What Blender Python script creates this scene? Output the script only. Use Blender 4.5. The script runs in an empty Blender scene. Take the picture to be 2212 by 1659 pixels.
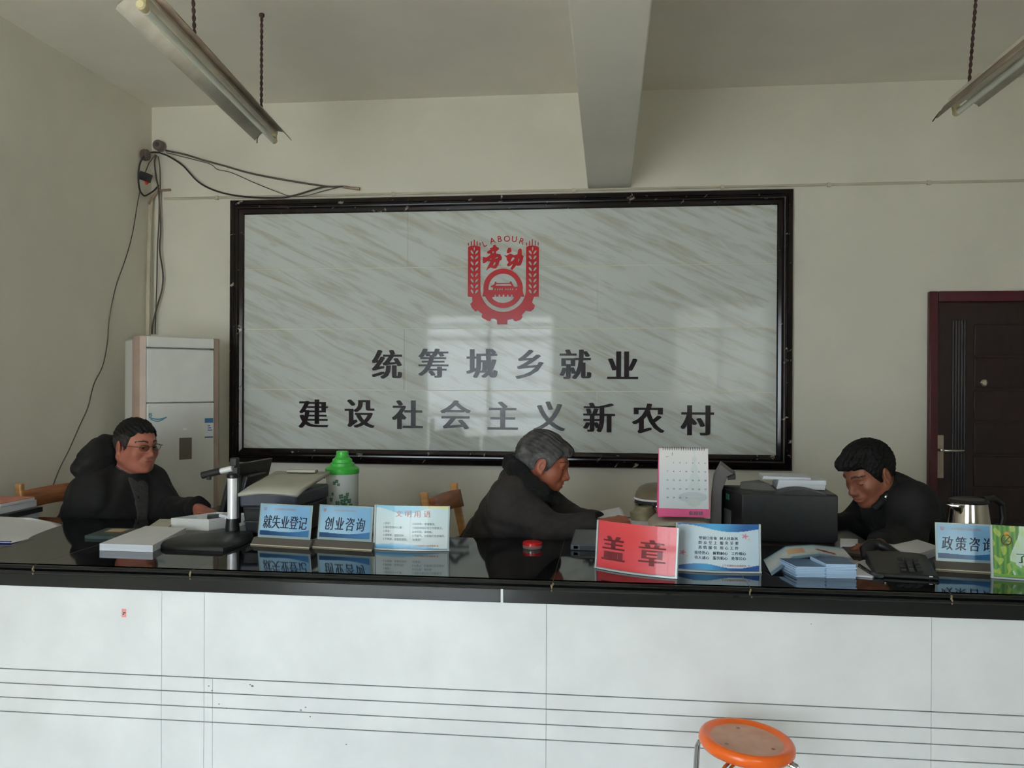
import bpy, bmesh, math, random
import numpy as np
from mathutils import Vector, Matrix
SC = bpy.context.scene
COL = SC.collection
random.seed(4)
PI = math.pi

# ---------------------------------------------------------------- camera
FPX, YAW, PITCH, ROLL = 1822.2, .114, -.0011, -.0047
CAM = np.array([0., 0., 1.45])
_F = np.array([-math.sin(YAW) * math.cos(PITCH), math.cos(YAW) * math.cos(PITCH), math.sin(PITCH)])
_R0 = np.array([math.cos(YAW), math.sin(YAW), 0.])
_U0 = np.cross(_R0, _F)
_R = math.cos(ROLL) * _R0 - math.sin(ROLL) * _U0
_U = math.sin(ROLL) * _R0 + math.cos(ROLL) * _U0
cd = bpy.data.cameras.new('camera')
cd.sensor_width = 36
cd.lens = FPX / 2212 * 36
cd.clip_start = .05
cam = bpy.data.objects.new('camera', cd)
COL.objects.link(cam)
cam.matrix_world = Matrix(((_R[0], _U[0], -_F[0], CAM[0]), (_R[1], _U[1], -_F[1], CAM[1]), (_R[2], _U[2], -_F[2], CAM[2]), (0, 0, 0, 1)))
SC.camera = cam


def ray(u, v):
    return _F + _R * (u - 1106) / FPX - _U * (v - 829.5) / FPX


def at(u, v, Y):      # the point of the depth plane y = Y that the photograph shows at (u, v)
    d = ray(u, v)
    return Vector(CAM + d * Y / d[1])


def atz(u, v, Z):     # the same on a level plane
    d = ray(u, v)
    return Vector(CAM + d * (Z - 1.45) / d[2])


def atx(u, v, X):
    d = ray(u, v)
    return Vector(CAM + d * X / d[0])


# ---------------------------------------------------------------- light and exposure
SC.view_settings.view_transform = 'Standard'
SC.view_settings.look = 'None'
SC.view_settings.exposure = 0.0
SC.view_settings.gamma = 1
SC.view_settings.use_curve_mapping = False
wd = bpy.data.worlds.new('overcast_sky')
SC.world = wd
wd.use_nodes = True
bg = wd.node_tree.nodes['Background']
bg.inputs[0].default_value = (.84, .92, 1.0, 1)
bg.inputs[1].default_value = 14.2
SC.cycles.diffuse_bounces = 8
SC.cycles.sample_clamp_indirect = 8.0


def portal(x0, x1, z0, z1, y):
    l = bpy.data.lights.new('daylight_portal', 'AREA')
    l.shape = 'RECTANGLE'
    l.size, l.size_y = x1 - x0, z1 - z0
    l.cycles.is_portal = True
    o = bpy.data.objects.new('daylight_portal', l)
    COL.objects.link(o)
    o.location = ((x0 + x1) / 2, y, (z0 + z1) / 2)
    o.rotation_euler = (PI / 2, 0, 0)      # shines towards +y, into the room


sun = bpy.data.lights.new('sun', 'SUN')      # sunlit paving outside throws light up at the ceiling
sun.energy = 118
sun.angle = .02
sun.color = (1., .96, .90)
so = bpy.data.objects.new('sun', sun)
COL.objects.link(so)
so.rotation_euler = Vector((.55, .12, -.8)).to_track_quat('-Z', 'Y').to_euler()
YF = -1.8                                   # inner face of the front wall
DOORWAY = (-2.72, -.76, .02, 2.48)
WINDOW = (.9, 2.25, 1.15, 2.6)
portal(*DOORWAY, YF - .12)
portal(*WINDOW, YF - .12)

# ---------------------------------------------------------------- materials


def lin(c):
    return tuple((x / 255 / 12.92 if x / 255 <= .04045 else ((x / 255 + .055) / 1.055) ** 2.4) for x in c) + (1,)


def mat(name, col, rough=.5, metal=0., spec=.5, var=.06, vs=9., bump=0., bs=250., col2=None, coat=0., stretch=(1, 1, 1)):
    m = bpy.data.materials.new(name)
    m.use_nodes = True
    t = m.node_tree
    b = t.nodes['Principled BSDF']
    b.inputs['Roughness'].default_value = rough
    b.inputs['Metallic'].default_value = metal
    b.inputs['Specular IOR Level'].default_value = spec
    b.inputs['Coat Weight'].default_value = coat
    tc = t.nodes.new('ShaderNodeTexCoord')
    mp = t.nodes.new('ShaderNodeMapping')
    mp.inputs['Scale'].default_value = stretch
    t.links.new(tc.outputs['Object'], mp.inputs[0])
    n = t.nodes.new('ShaderNodeTexNoise')
    n.inputs['Scale'].default_value = vs
    n.inputs['Detail'].default_value = 5
    t.links.new(mp.outputs[0], n.inputs[0])
    r = t.nodes.new('ShaderNodeValToRGB')
    a = lin(col)
    if col2 is None:
        lo = tuple(max(0, x * (1 - var * 2)) for x in a[:3]) + (1,)
        hi = tuple(min(1, x * (1 + var * 2)) for x in a[:3]) + (1,)
    else:
        lo, hi = a, lin(col2)
    r.color_ramp.elements[0].position = .3
    r.color_ramp.elements[0].color = lo
    r.color_ramp.elements[1].position = .7
    r.color_ramp.elements[1].color = hi
    t.links.new(n.outputs[0], r.inputs[0])
    t.links.new(r.outputs[0], b.inputs['Base Color'])
    if bump:
        n2 = t.nodes.new('ShaderNodeTexNoise')
        n2.inputs['Scale'].default_value = bs
        n2.inputs['Detail'].default_value = 3
        t.links.new(tc.outputs['Object'], n2.inputs[0])
        bp = t.nodes.new('ShaderNodeBump')
        bp.inputs['Strength'].default_value = bump
        bp.inputs['Distance'].default_value = .004
        t.links.new(n2.outputs[0], bp.inputs['Height'])
        t.links.new(bp.outputs[0], b.inputs['Normal'])
    return m


def sheet_glass(name, tint=(255, 255, 255), f=.0, ior=1.45):
    m = bpy.data.materials.new(name)
    m.use_nodes = True
    t = m.node_tree
    t.nodes.remove(t.nodes['Principled BSDF'])
    o = t.nodes['Material Output']
    tr = t.nodes.new('ShaderNodeBsdfTransparent')
    tr.inputs[0].default_value = lin(tint)
    gl = t.nodes.new('ShaderNodeBsdfGlossy')
    gl.inputs['Roughness'].default_value = .03
    fr = t.nodes.new('ShaderNodeFresnel')
    fr.inputs[0].default_value = ior
    mx = t.nodes.new('ShaderNodeMixShader')
    ad = t.nodes.new('ShaderNodeMath')
    ad.inputs[1].default_value = f
    t.links.new(fr.outputs[0], ad.inputs[0])
    t.links.new(ad.outputs[0], mx.inputs[0])
    t.links.new(tr.outputs[0], mx.inputs[1])
    t.links.new(gl.outputs[0], mx.inputs[2])
    t.links.new(mx.outputs[0], o.inputs[0])
    return m


def print_mat(name, rough=.35):               # printed paper: ink colours come from the mesh's own print attribute
    m = bpy.data.materials.new(name)
    m.use_nodes = True
    t = m.node_tree
    b = t.nodes['Principled BSDF']
    b.inputs['Roughness'].default_value = rough
    a = t.nodes.new('ShaderNodeAttribute')
    a.attribute_name = 'ink'
    t.links.new(a.outputs[0], b.inputs['Base Color'])
    return m


def marble_mat(name, base, vein, rough, scale, rot, thr, vein2=None, tight=.1, spec=.5):
    m = bpy.data.materials.new(name)
    m.use_nodes = True
    t = m.node_tree
    b = t.nodes['Principled BSDF']
    b.inputs['Roughness'].default_value = rough
    b.inputs['Specular IOR Level'].default_value = spec
    tc = t.nodes.new('ShaderNodeTexCoord')
    m1 = t.nodes.new('ShaderNodeMapping')
    m1.inputs['Rotation'].default_value = (0, rot, 0)
    m2 = t.nodes.new('ShaderNodeMapping')
    m2.inputs['Scale'].default_value = scale
    t.links.new(tc.outputs['Object'], m1.inputs[0])
    t.links.new(m1.outputs[0], m2.inputs[0])
    n = t.nodes.new('ShaderNodeTexNoise')
    n.inputs['Scale'].default_value = 1
    n.inputs['Detail'].default_value = 6
    n.inputs['Roughness'].default_value = .62
    n.inputs['Distortion'].default_value = .55
    t.links.new(m2.outputs[0], n.inputs[0])
    r = t.nodes.new('ShaderNodeValToRGB')
    e = r.color_ramp.elements
    e[0].position, e[0].color = thr, lin(base)
    e[1].position, e[1].color = thr + tight, lin(vein)
    if vein2:
        x = e.new(thr - .17)
        x.color = lin(vein2)
        x = e.new(thr - .1)
        x.color = lin(base)
    t.links.new(n.outputs[0], r.inputs[0])
    t.links.new(r.outputs[0], b.inputs['Base Color'])
    return m


M = {}
M['wall'] = mat('wall_paint', (226, 222, 210), .85, var=.02, vs=2.5, bump=.05, bs=90)
M['ceil'] = mat('ceiling_paint', (238, 234, 224), .9, var=.02, vs=2)
M['floor'] = mat('floor_tile', (206, 203, 196), .3, var=.04, vs=3)
M['granite'] = mat('black_granite', (14, 15, 17), .05, spec=.62, var=.35, vs=120)
M['granite_edge'] = mat('granite_edge', (26, 27, 28), .16, spec=.5, var=.12, vs=160)
M['tile'] = mat('white_wall_tile', (228, 230, 230), .35, var=.03, vs=5)
M['groove'] = mat('dark_joint', (40, 42, 52), .7)
M['joint'] = mat('amber_stone_glue', (110, 96, 66), .4, var=.2, vs=60)
M['panel'] = marble_mat('veined_white_tile', (212, 217, 214), (188, 188, 177), .05, (2.6, 1., 24.), math.radians(-25), .47, None, .2, .22)
M['grout'] = mat('cream_grout', (232, 226, 204), .6)
M['frame'] = marble_mat('dark_red_marble', (17, 14, 15), (150, 138, 128), .12, (13, 13, 19), .5, .625, (30, 17, 17), .05, .4)
M['letter'] = mat('plum_acrylic', (40, 31, 35), .2, spec=.22, var=.05)
M['emblem'] = mat('red_acrylic', (180, 18, 30), .25, spec=.25, var=.05)
M['white_plastic'] = mat('white_plastic', (218, 218, 212), .4, var=.02)
M['white_gloss'] = mat('white_enamel', (224, 224, 220), .3, var=.02)
M['rose'] = mat('rose_gold_trim', (172, 150, 138), .35, var=.03)
M['grey_panel'] = mat('grey_display', (112, 106, 96), .3, var=.02)
M['black'] = mat('black_plastic', (24, 24, 26), .42, var=.1, vs=40)
M['charcoal'] = mat('charcoal_plastic', (40, 41, 42), .5, var=.06, vs=40)
M['navy'] = mat('navy_grey_plastic', (52, 56, 70), .45, var=.05)
M['beige'] = mat('beige_plastic', (186, 182, 164), .5, var=.03)
M['greylid'] = mat('pale_grey_lid', (172, 170, 156), .5, var=.04)
M['silver'] = mat('brushed_silver', (244, 244, 246), .32, .25, var=.02)
M['chrome'] = mat('chrome', (205, 205, 208), .1, 1., var=.02)
M['steel'] = mat('polished_steel', (190, 186, 178), .12, 1., var=.04)
M['green'] = mat('green_plastic', (62, 176, 66), .35, var=.05)
M['frost'] = mat('frosted_white_plastic', (196, 200, 196), .35, var=.03)
M['clover'] = mat('clover_print', (74, 122, 90), .4, var=.12, vs=30)
M['wood'] = mat('varnished_wood', (150, 88, 48), .35, var=.18, vs=7, stretch=(1, 1, 9))
M['wood_edge'] = mat('pale_wood', (196, 146, 92), .35, var=.1, vs=7, stretch=(1, 1, 9))
M['desk'] = mat('desk_laminate', (52, 43, 37), .4, var=.1, stretch=(1, 8, 8))
M['orange'] = mat('orange_plastic', (236, 104, 30), .28, var=.04)
M['orange_worn'] = mat('worn_orange_top', (196, 140, 112), .5, col2=(214, 168, 146), vs=16)
M['paper'] = mat('paper', (226, 226, 230), .7, var=.02, vs=4)
M['paper_edge'] = mat('stacked_paper_edges', (216, 220, 232), .8, var=.16, vs=1.2, stretch=(1, 1, 900))
M['paper_blue'] = mat('pale_blue_paper_edges', (176, 204, 232), .7, var=.12, vs=1.2, stretch=(1, 1, 700))
M['acrylic'] = sheet_glass('clear_acrylic', (244, 248, 248), 0., 1.22)
M['acrylic_edge'] = mat('acrylic_edge', (186, 196, 196), .15, var=.03)
M['pane'] = sheet_glass('window_glass', (250, 252, 252))
M['taupe'] = mat('smoky_base', (92, 86, 80), .3, var=.05)
M['brass_line'] = mat('light_base_edge', (206, 196, 168), .35)
M['ink'] = mat('blue_black_ink', (34, 34, 66), .5)
M['ink_grey'] = mat('grey_ink', (104, 112, 120), .6)
M['ink_red'] = mat('red_ink', (198, 74, 74), .6)
M['ink_pink'] = mat('pink_ink', (226, 150, 146), .6)
M['ink_brown'] = mat('dark_red_ink', (126, 34, 42), .6)
M['ink_green'] = mat('dark_green_ink', (40, 92, 62), .6)
M['print'] = print_mat('printed_paper')
M['print_gloss'] = print_mat('printed_brochure', .22)
M['pink'] = mat('pink_card', (236, 92, 150), .45, var=.02)
M['red_lid'] = mat('red_tin', (190, 18, 26), .25, var=.04)
M['door'] = mat('dark_red_door', (34, 16, 18), .35, var=.12, vs=6, stretch=(6, 6, 1))
M['door_frame'] = mat('maroon_frame', (74, 20, 30), .35, var=.08)
M['door_flute'] = mat('dark_door_flutes', (34, 30, 28), .4, var=.1)
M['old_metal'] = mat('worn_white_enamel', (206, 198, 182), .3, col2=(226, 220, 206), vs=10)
M['old_metal_dark'] = mat('dark_brown_enamel', (132, 114, 98), .45, col2=(168, 152, 136), vs=8)  # door plate, and the lamp wings that carry painted shade
M['tube'] = mat('unlit_fluorescent_tube', (232, 236, 222), .2, var=.02)
M['holder'] = mat('yellowed_lamp_holder', (216, 204, 160), .4, var=.06)
M['cord'] = mat('brown_twisted_cord', (66, 42, 40), .7, var=.15, vs=60)
M['cable'] = mat('grey_brown_cable', (84, 76, 70), .6, var=.1)
M['cable_dark'] = mat('dark_cable', (44, 38, 38), .6, var=.1)
M['pipe'] = mat('painted_pipe', (190, 180, 160), .5, col2=(206, 200, 182), vs=6)
M['pipe_old'] = mat('aged_pipe', (128, 104, 84), .6, col2=(170, 152, 130), vs=9)
M['porcelain'] = mat('brown_porcelain', (104, 92, 88), .2, var=.08)
M['skin_a'] = mat('skin', (162, 98, 80), .5, var=.05, vs=14)
M['skin_b'] = mat('tanned_skin', (146, 82, 60), .48, var=.05, vs=14)
M['skin_c'] = mat('warm_skin', (134, 82, 60), .5, var=.05, vs=14)
M['lip'] = mat('lips', (156, 88, 76), .45)
M['brow'] = mat('eyebrow_hair', (62, 42, 36), .8)
M['hair'] = mat('black_hair', (9, 8, 8), .6, spec=.3, var=.3, vs=90, bump=.6, bs=300)
M['hair_fade'] = mat('cropped_side_hair', (46, 40, 38), .7, var=.2, vs=90, bump=.4, bs=300)
M['hair_grey'] = mat('grey_hair', (40, 37, 36), .6, col2=(82, 80, 80), vs=34, bump=.8, bs=420)
M['hair_silver'] = mat('silver_side_hair', (60, 58, 58), .6, col2=(108, 107, 107), vs=34, bump=.8, bs=420)
M['coat'] = mat('black_padded_cloth', (13, 13, 12), .85, var=.15, vs=30, bump=.25, bs=120)
M['coat_brown'] = mat('dark_brown_cloth', (44, 38, 36), .9, var=.12, vs=30, bump=.25, bs=160)
M['coat_black'] = mat('black_jacket_cloth', (13, 13, 13), .8, var=.15, vs=30, bump=.2, bs=140)
M['fur'] = mat('black_fur', (9, 9, 10), .95, var=.4, vs=140, bump=1., bs=260)
M['sweater'] = mat('dark_grey_knit', (62, 60, 58), .95, var=.12, vs=60, bump=.5, bs=240)
M['trouser'] = mat('dark_trousers', (34, 34, 38), .9)
M['shoe'] = mat('black_leather', (20, 20, 20), .4)
M['lens'] = sheet_glass('spectacle_lens', (240, 244, 240), .0)
M['frame_dark'] = mat('dark_spectacle_frame', (52, 42, 38), .3, .3)
M['eye'] = mat('eye_white', (190, 180, 172), .2)
M['iris'] = mat('dark_iris', (26, 18, 16), .15)
M['aluminium'] = mat('window_aluminium', (150, 154, 156), .4, .6)
M['concrete'] = mat('outdoor_paving', (170, 170, 166), .9, var=.06)
M['stain'] = mat('brown_stain', (150, 132, 116), .7)

# ---------------------------------------------------------------- mesh helpers


def V(*a):
    return Vector(a)


class MB:
    def __init__(s):
        s.bm = bmesh.new()
        s.mats = []
        s.mi = 0

    def use(s, m):
        if m not in s.mats:
            s.mats.append(m)
        s.mi = s.mats.index(m)
        return s

    def face(s, vs):
        try:
            f = s.bm.faces.new(vs)
            f.material_index = s.mi
            return f
        except ValueError:
            return None

    def loft(s, rings, closed=True, caps=True):
        R = [[s.bm.verts.new(p) for p in r] for r in rings]
        for a, b in zip(R, R[1:]):
            n = len(a)
            for i in range(n if closed else n - 1):
                j = (i + 1) % n
                s.face((a[i], a[j], b[j], b[i]))
        if caps and closed:
            s.face(R[0][::-1])
            s.face(R[-1])
        return s

    def box(s, c, size, rz=0., T=None):
        x, y, z = size[0] / 2, size[1] / 2, size[2] / 2
        m = T if T is not None else Matrix.Translation(c) @ Matrix.Rotation(rz, 4, 'Z')
        r = [[m @ V(a * x, b * y, k * z) for a, b in ((-1, -1), (1, -1), (1, 1), (-1, 1))] for k in (-1, 1)]
        return s.loft(r)

    def b2(s, lo, hi):
        return s.box([(a + b) / 2 for a, b in zip(lo, hi)], [abs(b - a) for a, b in zip(lo, hi)])

    def prism(s, pts, d):                      # polygon pushed along d
        d = Vector(d)
        return s.loft([[Vector(p) for p in pts], [Vector(p) + d for p in pts]])

    def tube(s, pts, r, seg=8, caps=True):
        pts = [Vector(p) for p in pts]
        n = len(pts)
        rs = r if isinstance(r, (list, tuple)) else [r] * n
        up = None
        rings = []
        for i, p in enumerate(pts):
            t = (pts[min(i + 1, n - 1)] - pts[max(i - 1, 0)]).normalized()
            if up is None:
                up = t.orthogonal().normalized()
            else:
                up = (up - t * up.dot(t))
                up = up.normalized() if up.length > 1e-6 else t.orthogonal().normalized()
            w = t.cross(up)
            rings.append([p + (up * math.cos(a) + w * math.sin(a)) * rs[i] for a in (2 * PI * k / seg for k in range(seg))])
        return s.loft(rings, True, caps)

    def lathe(s, prof, T, seg=32, caps=True):
        if not isinstance(T, Matrix):
            T = Matrix.Translation(T)
        return s.loft([[T @ V(r * math.cos(2 * PI * k / seg), r * math.sin(2 * PI * k / seg), z) for k in range(seg)] for r, z in prof], True, caps)

    def ball(s, c, r, seg=16, T=None):
        r = r if isinstance(r, (tuple, list)) else (r, r, r)
        T = T or Matrix.Identity(4)
        n = seg // 2
        rings = []
        for i in range(n + 1):
            ph = PI * i / n
            q = max(math.sin(ph), .02)
            rings.append([T @ (Vector(c) + V(r[0] * q * math.cos(2 * PI * k / seg), r[1] * q * math.sin(2 * PI * k / seg), -r[2] * math.cos(ph))) for k in range(seg)])
        return s.loft(rings)

    def grid(s, f, nu, nv):                    # open surface f(a, b), a and b from 0 to 1
        P = [[s.bm.verts.new(f(i / nu, j / nv)) for i in range(nu + 1)] for j in range(nv + 1)]
        for j in range(nv):
            for i in range(nu):
                s.face((P[j][i], P[j][i + 1], P[j + 1][i + 1], P[j + 1][i]))
        return s

    def build(s, name, m=None, parent=None, smooth=True, bevel=0., label=None, ang=35, solid=0.):
        bmesh.ops.recalc_face_normals(s.bm, faces=s.bm.faces)
        me = bpy.data.meshes.new(name)
        s.bm.to_mesh(me)
        s.bm.free()
        for x in (s.mats or [m]):
            me.materials.append(M[x] if isinstance(x, str) else x)
        return place(name, me, parent, smooth, bevel, label, ang, solid)


def place(name, me, parent=None, smooth=True, bevel=0., label=None, ang=35, solid=0.):
    o = bpy.data.objects.new(name, me)
    COL.objects.link(o)
    if smooth and len(me.polygons):
        me.polygons.foreach_set('use_smooth', [True] * len(me.polygons))
        me.set_sharp_from_angle(angle=math.radians(ang))
    if parent is not None:
        o.parent = parent
        if parent.parent is None:
            o.matrix_parent_inverse = parent.matrix_basis.inverted()
    if solid:
        q = o.modifiers.new('thickness', 'SOLIDIFY')
        q.thickness = solid
    if bevel:
        q = o.modifiers.new('bevel', 'BEVEL')
        q.width = bevel
        q.segments = 2
        q.limit_method = 'ANGLE'
        q.angle_limit = math.radians(40)
    if label:
        o['label'] = label
    return o


def thing(name, label, cat, loc=(0, 0, 0), group=None, kind=None):
    o = bpy.data.objects.new(name, None)
    o.empty_display_size = .1
    COL.objects.link(o)
    o.location = loc
    o.matrix_basis = Matrix.Translation(loc)
    return tag(o, label, cat, group, kind)


def tag(o, label, cat, group=None, kind=None):
    o['label'] = label
    o['category'] = cat
    if group:
        o['group'] = group
    if kind:
        o['kind'] = kind
    return o


def struct(o, label, cat):
    return tag(o, label, cat, None, 'structure')


def curve_mesh(cu, sy=1.):
    o = bpy.data.objects.new('tmp', cu)
    COL.objects.link(o)
    dg = bpy.context.evaluated_depsgraph_get()
    me = bpy.data.meshes.new_from_object(o.evaluated_get(dg))
    COL.objects.unlink(o)
    bpy.data.objects.remove(o)
    if sy != 1.:
        me.transform(Matrix.Diagonal((1, 1 / sy, 1, 1)))
    return me


def flat_mesh(polys, depth):                   # filled outlines (with holes), pushed back by depth
    cu = bpy.data.curves.new('outline', 'CURVE')
    cu.dimensions = '2D'
    cu.fill_mode = 'BOTH'
    cu.extrude = depth / 2
    for p in polys:
        sp = cu.splines.new('POLY')
        sp.points.add(len(p) - 1)
        for q, (x, y) in zip(sp.points, p):
            q.co = (x, y, 0, 1)
        sp.use_cyclic_u = True
    return curve_mesh(cu)


_glyph = {}


def text_mesh(s, size, depth=.0006, bold=0., shear=0., sy=1., spacing=1., res=3, align='CENTER', lead=1., wide=0.):
    """filled lettering centred on the origin of its own xy plane"""
    key = (s, size, depth, bold, shear, sy, spacing, align, lead, wide)
    if key in _glyph:
        return _glyph[key].copy()
    cu = bpy.data.curves.new('lettering', 'FONT')
    cu.body = s
    cu.size = size
    cu.shear = shear
    cu.space_character = spacing
    cu.space_line = lead
    cu.align_x = align
    cu.resolution_u = res
    if sy == 1.:
        cu.extrude = depth / 2
        cu.offset = bold
        me = curve_mesh(cu)
    else:                                      # heavy uprights, lighter cross strokes
        o = bpy.data.objects.new('tmp', cu)
        COL.objects.link(o)
        dg = bpy.context.evaluated_depsgraph_get()
        c2 = o.evaluated_get(dg).to_curve(dg).copy()
        COL.objects.unlink(o)
        bpy.data.objects.remove(o)
        c2.transform(Matrix.Diagonal((1, sy, 1, 1)))
        c2.dimensions = '2D'
        c2.fill_mode = 'BOTH'
        c2.extrude = depth / 2
        c2.offset = bold * .45
        me = curve_mesh(c2, sy)
    if wide:                                   # heavier uprights: the glyph laid beside itself
        bm = bmesh.new()
        for k in range(-2, 3):
            n0 = len(bm.verts)
            bm.from_mesh(me)
            bm.verts.ensure_lookup_table()
            for v in bm.verts[n0:]:
                v.co.x += wide * k / 2
                v.co.z += 2e-5 * k
        bm.to_mesh(me)
        bm.free()
    n = len(me.vertices)
    if n:
        co = np.empty(n * 3)
        me.vertices.foreach_get('co', co)
        co = co.reshape(-1, 3)
        mid = (co.min(0) + co.max(0)) / 2
        if align == 'LEFT':
            mid[0] = co[:, 0].min()
        me.transform(Matrix.Translation((-mid[0], -mid[1], 0)))
    _glyph[key] = me
    return me.copy()


def face_T(o, right, up):                      # plane frame: local x -> right, y -> up
    r = Vector(right).normalized()
    u = Vector(up)
    u = (u - r * u.dot(r)).normalized()
    n = r.cross(u)
    m = Matrix((r, u, n)).transposed().to_4x4()
    return Matrix.Translation(o) @ m


def put(me, name, m, T, parent, smooth=False):
    me.transform(T)
    me.materials.clear()
    me.materials.append(M[m] if isinstance(m, str) else m)
    return place(name, me, parent, smooth)


def ink(me, fn):                               # printed colours per vertex: fn(x, y, z) -> sRGB
    a = me.color_attributes.new('ink', 'FLOAT_COLOR', 'POINT')
    for i, v in enumerate(me.vertices):
        a.data[i].color = lin(fn(*v.co))
    return me


# ---------------------------------------------------------------- the room


def corner(u, v, Y, gap=.03):                   # as at(), but kept in front of the side wall
    p = at(u, v, Y)
    return p if p.x > XL + gap else atx(u, v, XL + gap)


W = 5.2
XL, XR, ZC = -2.9685, 3.6, 3.2366
YB = YF
b = MB().b2((XL - .2, YB - .2, -.12), (XR + .2, W + .2, 0))
struct(b.build('floor', 'floor'), 'grey tiled floor of the service hall', 'floor')
b = MB().b2((XL - .2, YB - .2, ZC), (XR + .2, W + .2, ZC + .15))
struct(b.build('ceiling', 'ceil'), 'plain off-white plastered ceiling', 'ceiling')
b = MB().b2((XL - .2, W, 0), (XR + .2, W + .2, ZC))
struct(b.build('wall_back', 'wall'), 'cream painted wall behind the marble name board', 'wall')
b = MB().b2((XL - .2, YB - .2, 0), (XL, W, ZC))
struct(b.build('wall_left', 'wall'), 'cream painted side wall with a loose wire down it', 'wall')
b = MB().b2((XR, YB - .2, 0), (XR + .2, W, ZC))
struct(b.build('wall_right', 'wall'), 'cream painted side wall past the maroon door', 'wall')
b = MB()
d0, d1, _, dz = DOORWAY
w0, w1, wz0, wz1 = WINDOW
y0, y1 = YB - .2, YB
for lo, hi in (((XL, y0, 0), (d0, y1, ZC)), ((d0, y0, dz), (d1, y1, ZC)), ((d1, y0, 0), (w0, y1, ZC)), ((w0, y0, 0), (w1, y1, wz0)), ((w0, y0, wz1), (w1, y1, ZC)), ((w1, y0, 0), (XR, y1, ZC))):
    b.b2(lo, hi)
struct(b.build('wall_front', 'wall', smooth=False), 'cream painted entrance wall behind the camera', 'wall')
b = MB().b2((-14, -16, -.2), (14, YB - .2, -.05))
struct(b.build('ground', 'concrete'), 'grey paving outside the entrance', 'ground')
b = MB().b2((-.2, -9.5, -.05), (11, -5.2, 3.05))  # unseen block, added to cut the sky light entering by the window
struct(b.build('daylight_blocker', 'concrete'), 'unseen grey block added outside to dim the daylight through the window', 'wall')
# ceiling beam
b = MB().b2((-.1317, YB, 2.6429), (.13, W, ZC))
struct(b.build('ceiling_beam', 'ceil', bevel=.006), 'deep plastered beam running across the ceiling to the back wall', 'beam')
# entrance and window in the front wall
t = struct(thing('door_2', '', 'door', (d0, YB - .1, 0)), 'double glazed entrance door behind the camera', 'door')
b = MB()
for x in (d0 + .03, (d0 + d1) / 2, d1 - .03):
    b.b2((x - .03, YB - .13, 0), (x + .03, YB - .08, dz))
for z in (.05, .98, 2.1, 2.3, dz - .03):
    b.b2((d0, YB - .13, z - .03), (d1, YB - .08, z + .03))
b.build('door_frame', 'aluminium', t, smooth=False)
MB().b2((d0, YB - .11, .02), (d1, YB - .105, dz)).build('pane', 'pane', t, smooth=False)
t = struct(thing('window_1', '', 'window', (w0, YB - .1, wz0)), 'aluminium window with a top light behind the camera', 'window')
b = MB()
for x in (w0 + .025, (w0 + w1) / 2, w1 - .025):
    b.b2((x - .025, YB - .13, wz0), (x + .025, YB - .08, wz1))
for z in (wz0 + .025, 2.2, wz1 - .025):
    b.b2((w0, YB - .13, z - .025), (w1, YB - .08, z + .025))
b.build('window_frame', 'aluminium', t, smooth=False)
MB().b2((w0, YB - .11, wz0), (w1, YB - .105, wz1)).build('pane', 'pane', t, smooth=False)

# maroon door in the back wall
DX, DZ = 1.8563, 1.9961
t = struct(thing('door_1', '', 'door', (DX, W, 0)), 'dark maroon panelled door with a lever handle in the back wall', 'door')
b = MB()
fw = .05
b.b2((DX, W - .042, 0), (DX + fw, W, DZ)).b2((DX + fw, W - .042, DZ - .062), (DX + 1.06 - fw, W, DZ)).b2((DX + 1.06 - fw, W - .042, 0), (DX + 1.06, W, DZ))
b.build('door_frame', 'door_frame', t, bevel=.006)
leaf = MB().b2((DX + fw, W - .03, .005), (DX + 1.06 - fw, W - .005, DZ - .062)).build('door_leaf', 'door', t, bevel=.003)
b = MB()
xa, xb = DX + fw, DX + 1.06 - fw
for k in range(5):
    for x in (xa + .085 + .016 * k, xb - .085 - .016 * k):
        b.tube([(x, W - .03, .1), (x, W - .03, DZ - .17)], .006, 6)
b.build('door_flute', 'door_flute', leaf)
b = MB()
n = 9
for k in range(n):
    z0 = .1 + k * (DZ - .28) / n
    b.b2((xa + .2, W - .036, z0), (xb - .2, W - .028, z0 + (DZ - .28) / n - .014))
b.build('door_panel', 'door', leaf, bevel=.004)
p = at(2029, 986, W - .03)
hd = MB().b2((p.x - .022, W - .04, p.z - .125), (p.x + .022, W - .03, p.z + .125)).build('door_handle', 'old_metal_dark', t, bevel=.004)
q = at(2029, 972, W - .05)
b = MB().tube([(q.x, W - .035, q.z), (q.x, W - .085, q.z), (q.x + .02, W - .092, q.z), (q.x + .12, W - .092, q.z + .001)], .0085, 10)
b.build('lever', 'steel', hd)
p = at(2125, 827, W - .04)
MB().lathe([(.005, 0), (.02, .002), (.02, .012), (.012, .018)], Matrix.Translation((p.x, W - .034, p.z)) @ Matrix.Rotation(PI / 2, 4, 'X'), 20).build('peephole', 'steel', leaf)

# ---------------------------------------------------------------- marble name board
PL, PR, PT, PB = -2.415, 1.0856, 2.6119, .9354
board = thing('name_board', 'large framed white marble board with red emblem and dark lettering on the back wall', 'sign', ((PL + PR) / 2, W, PB))
prof = [(0, 0), (0, .035), (.006, .046), (.03, .05), (.036, .043), (.041, .043), (.047, .05), (.056, .048), (.06, .04), (.068, .042), (.086, .036), (.092, .028), (.092, 0)]
b = MB()


def frame_ring(d, o):
    return [V(PL + d, W - o, PB + d), V(PR - d, W - o, PB + d), V(PR - d, W - o, PT - d), V(PL + d, W - o, PT - d)]


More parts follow.
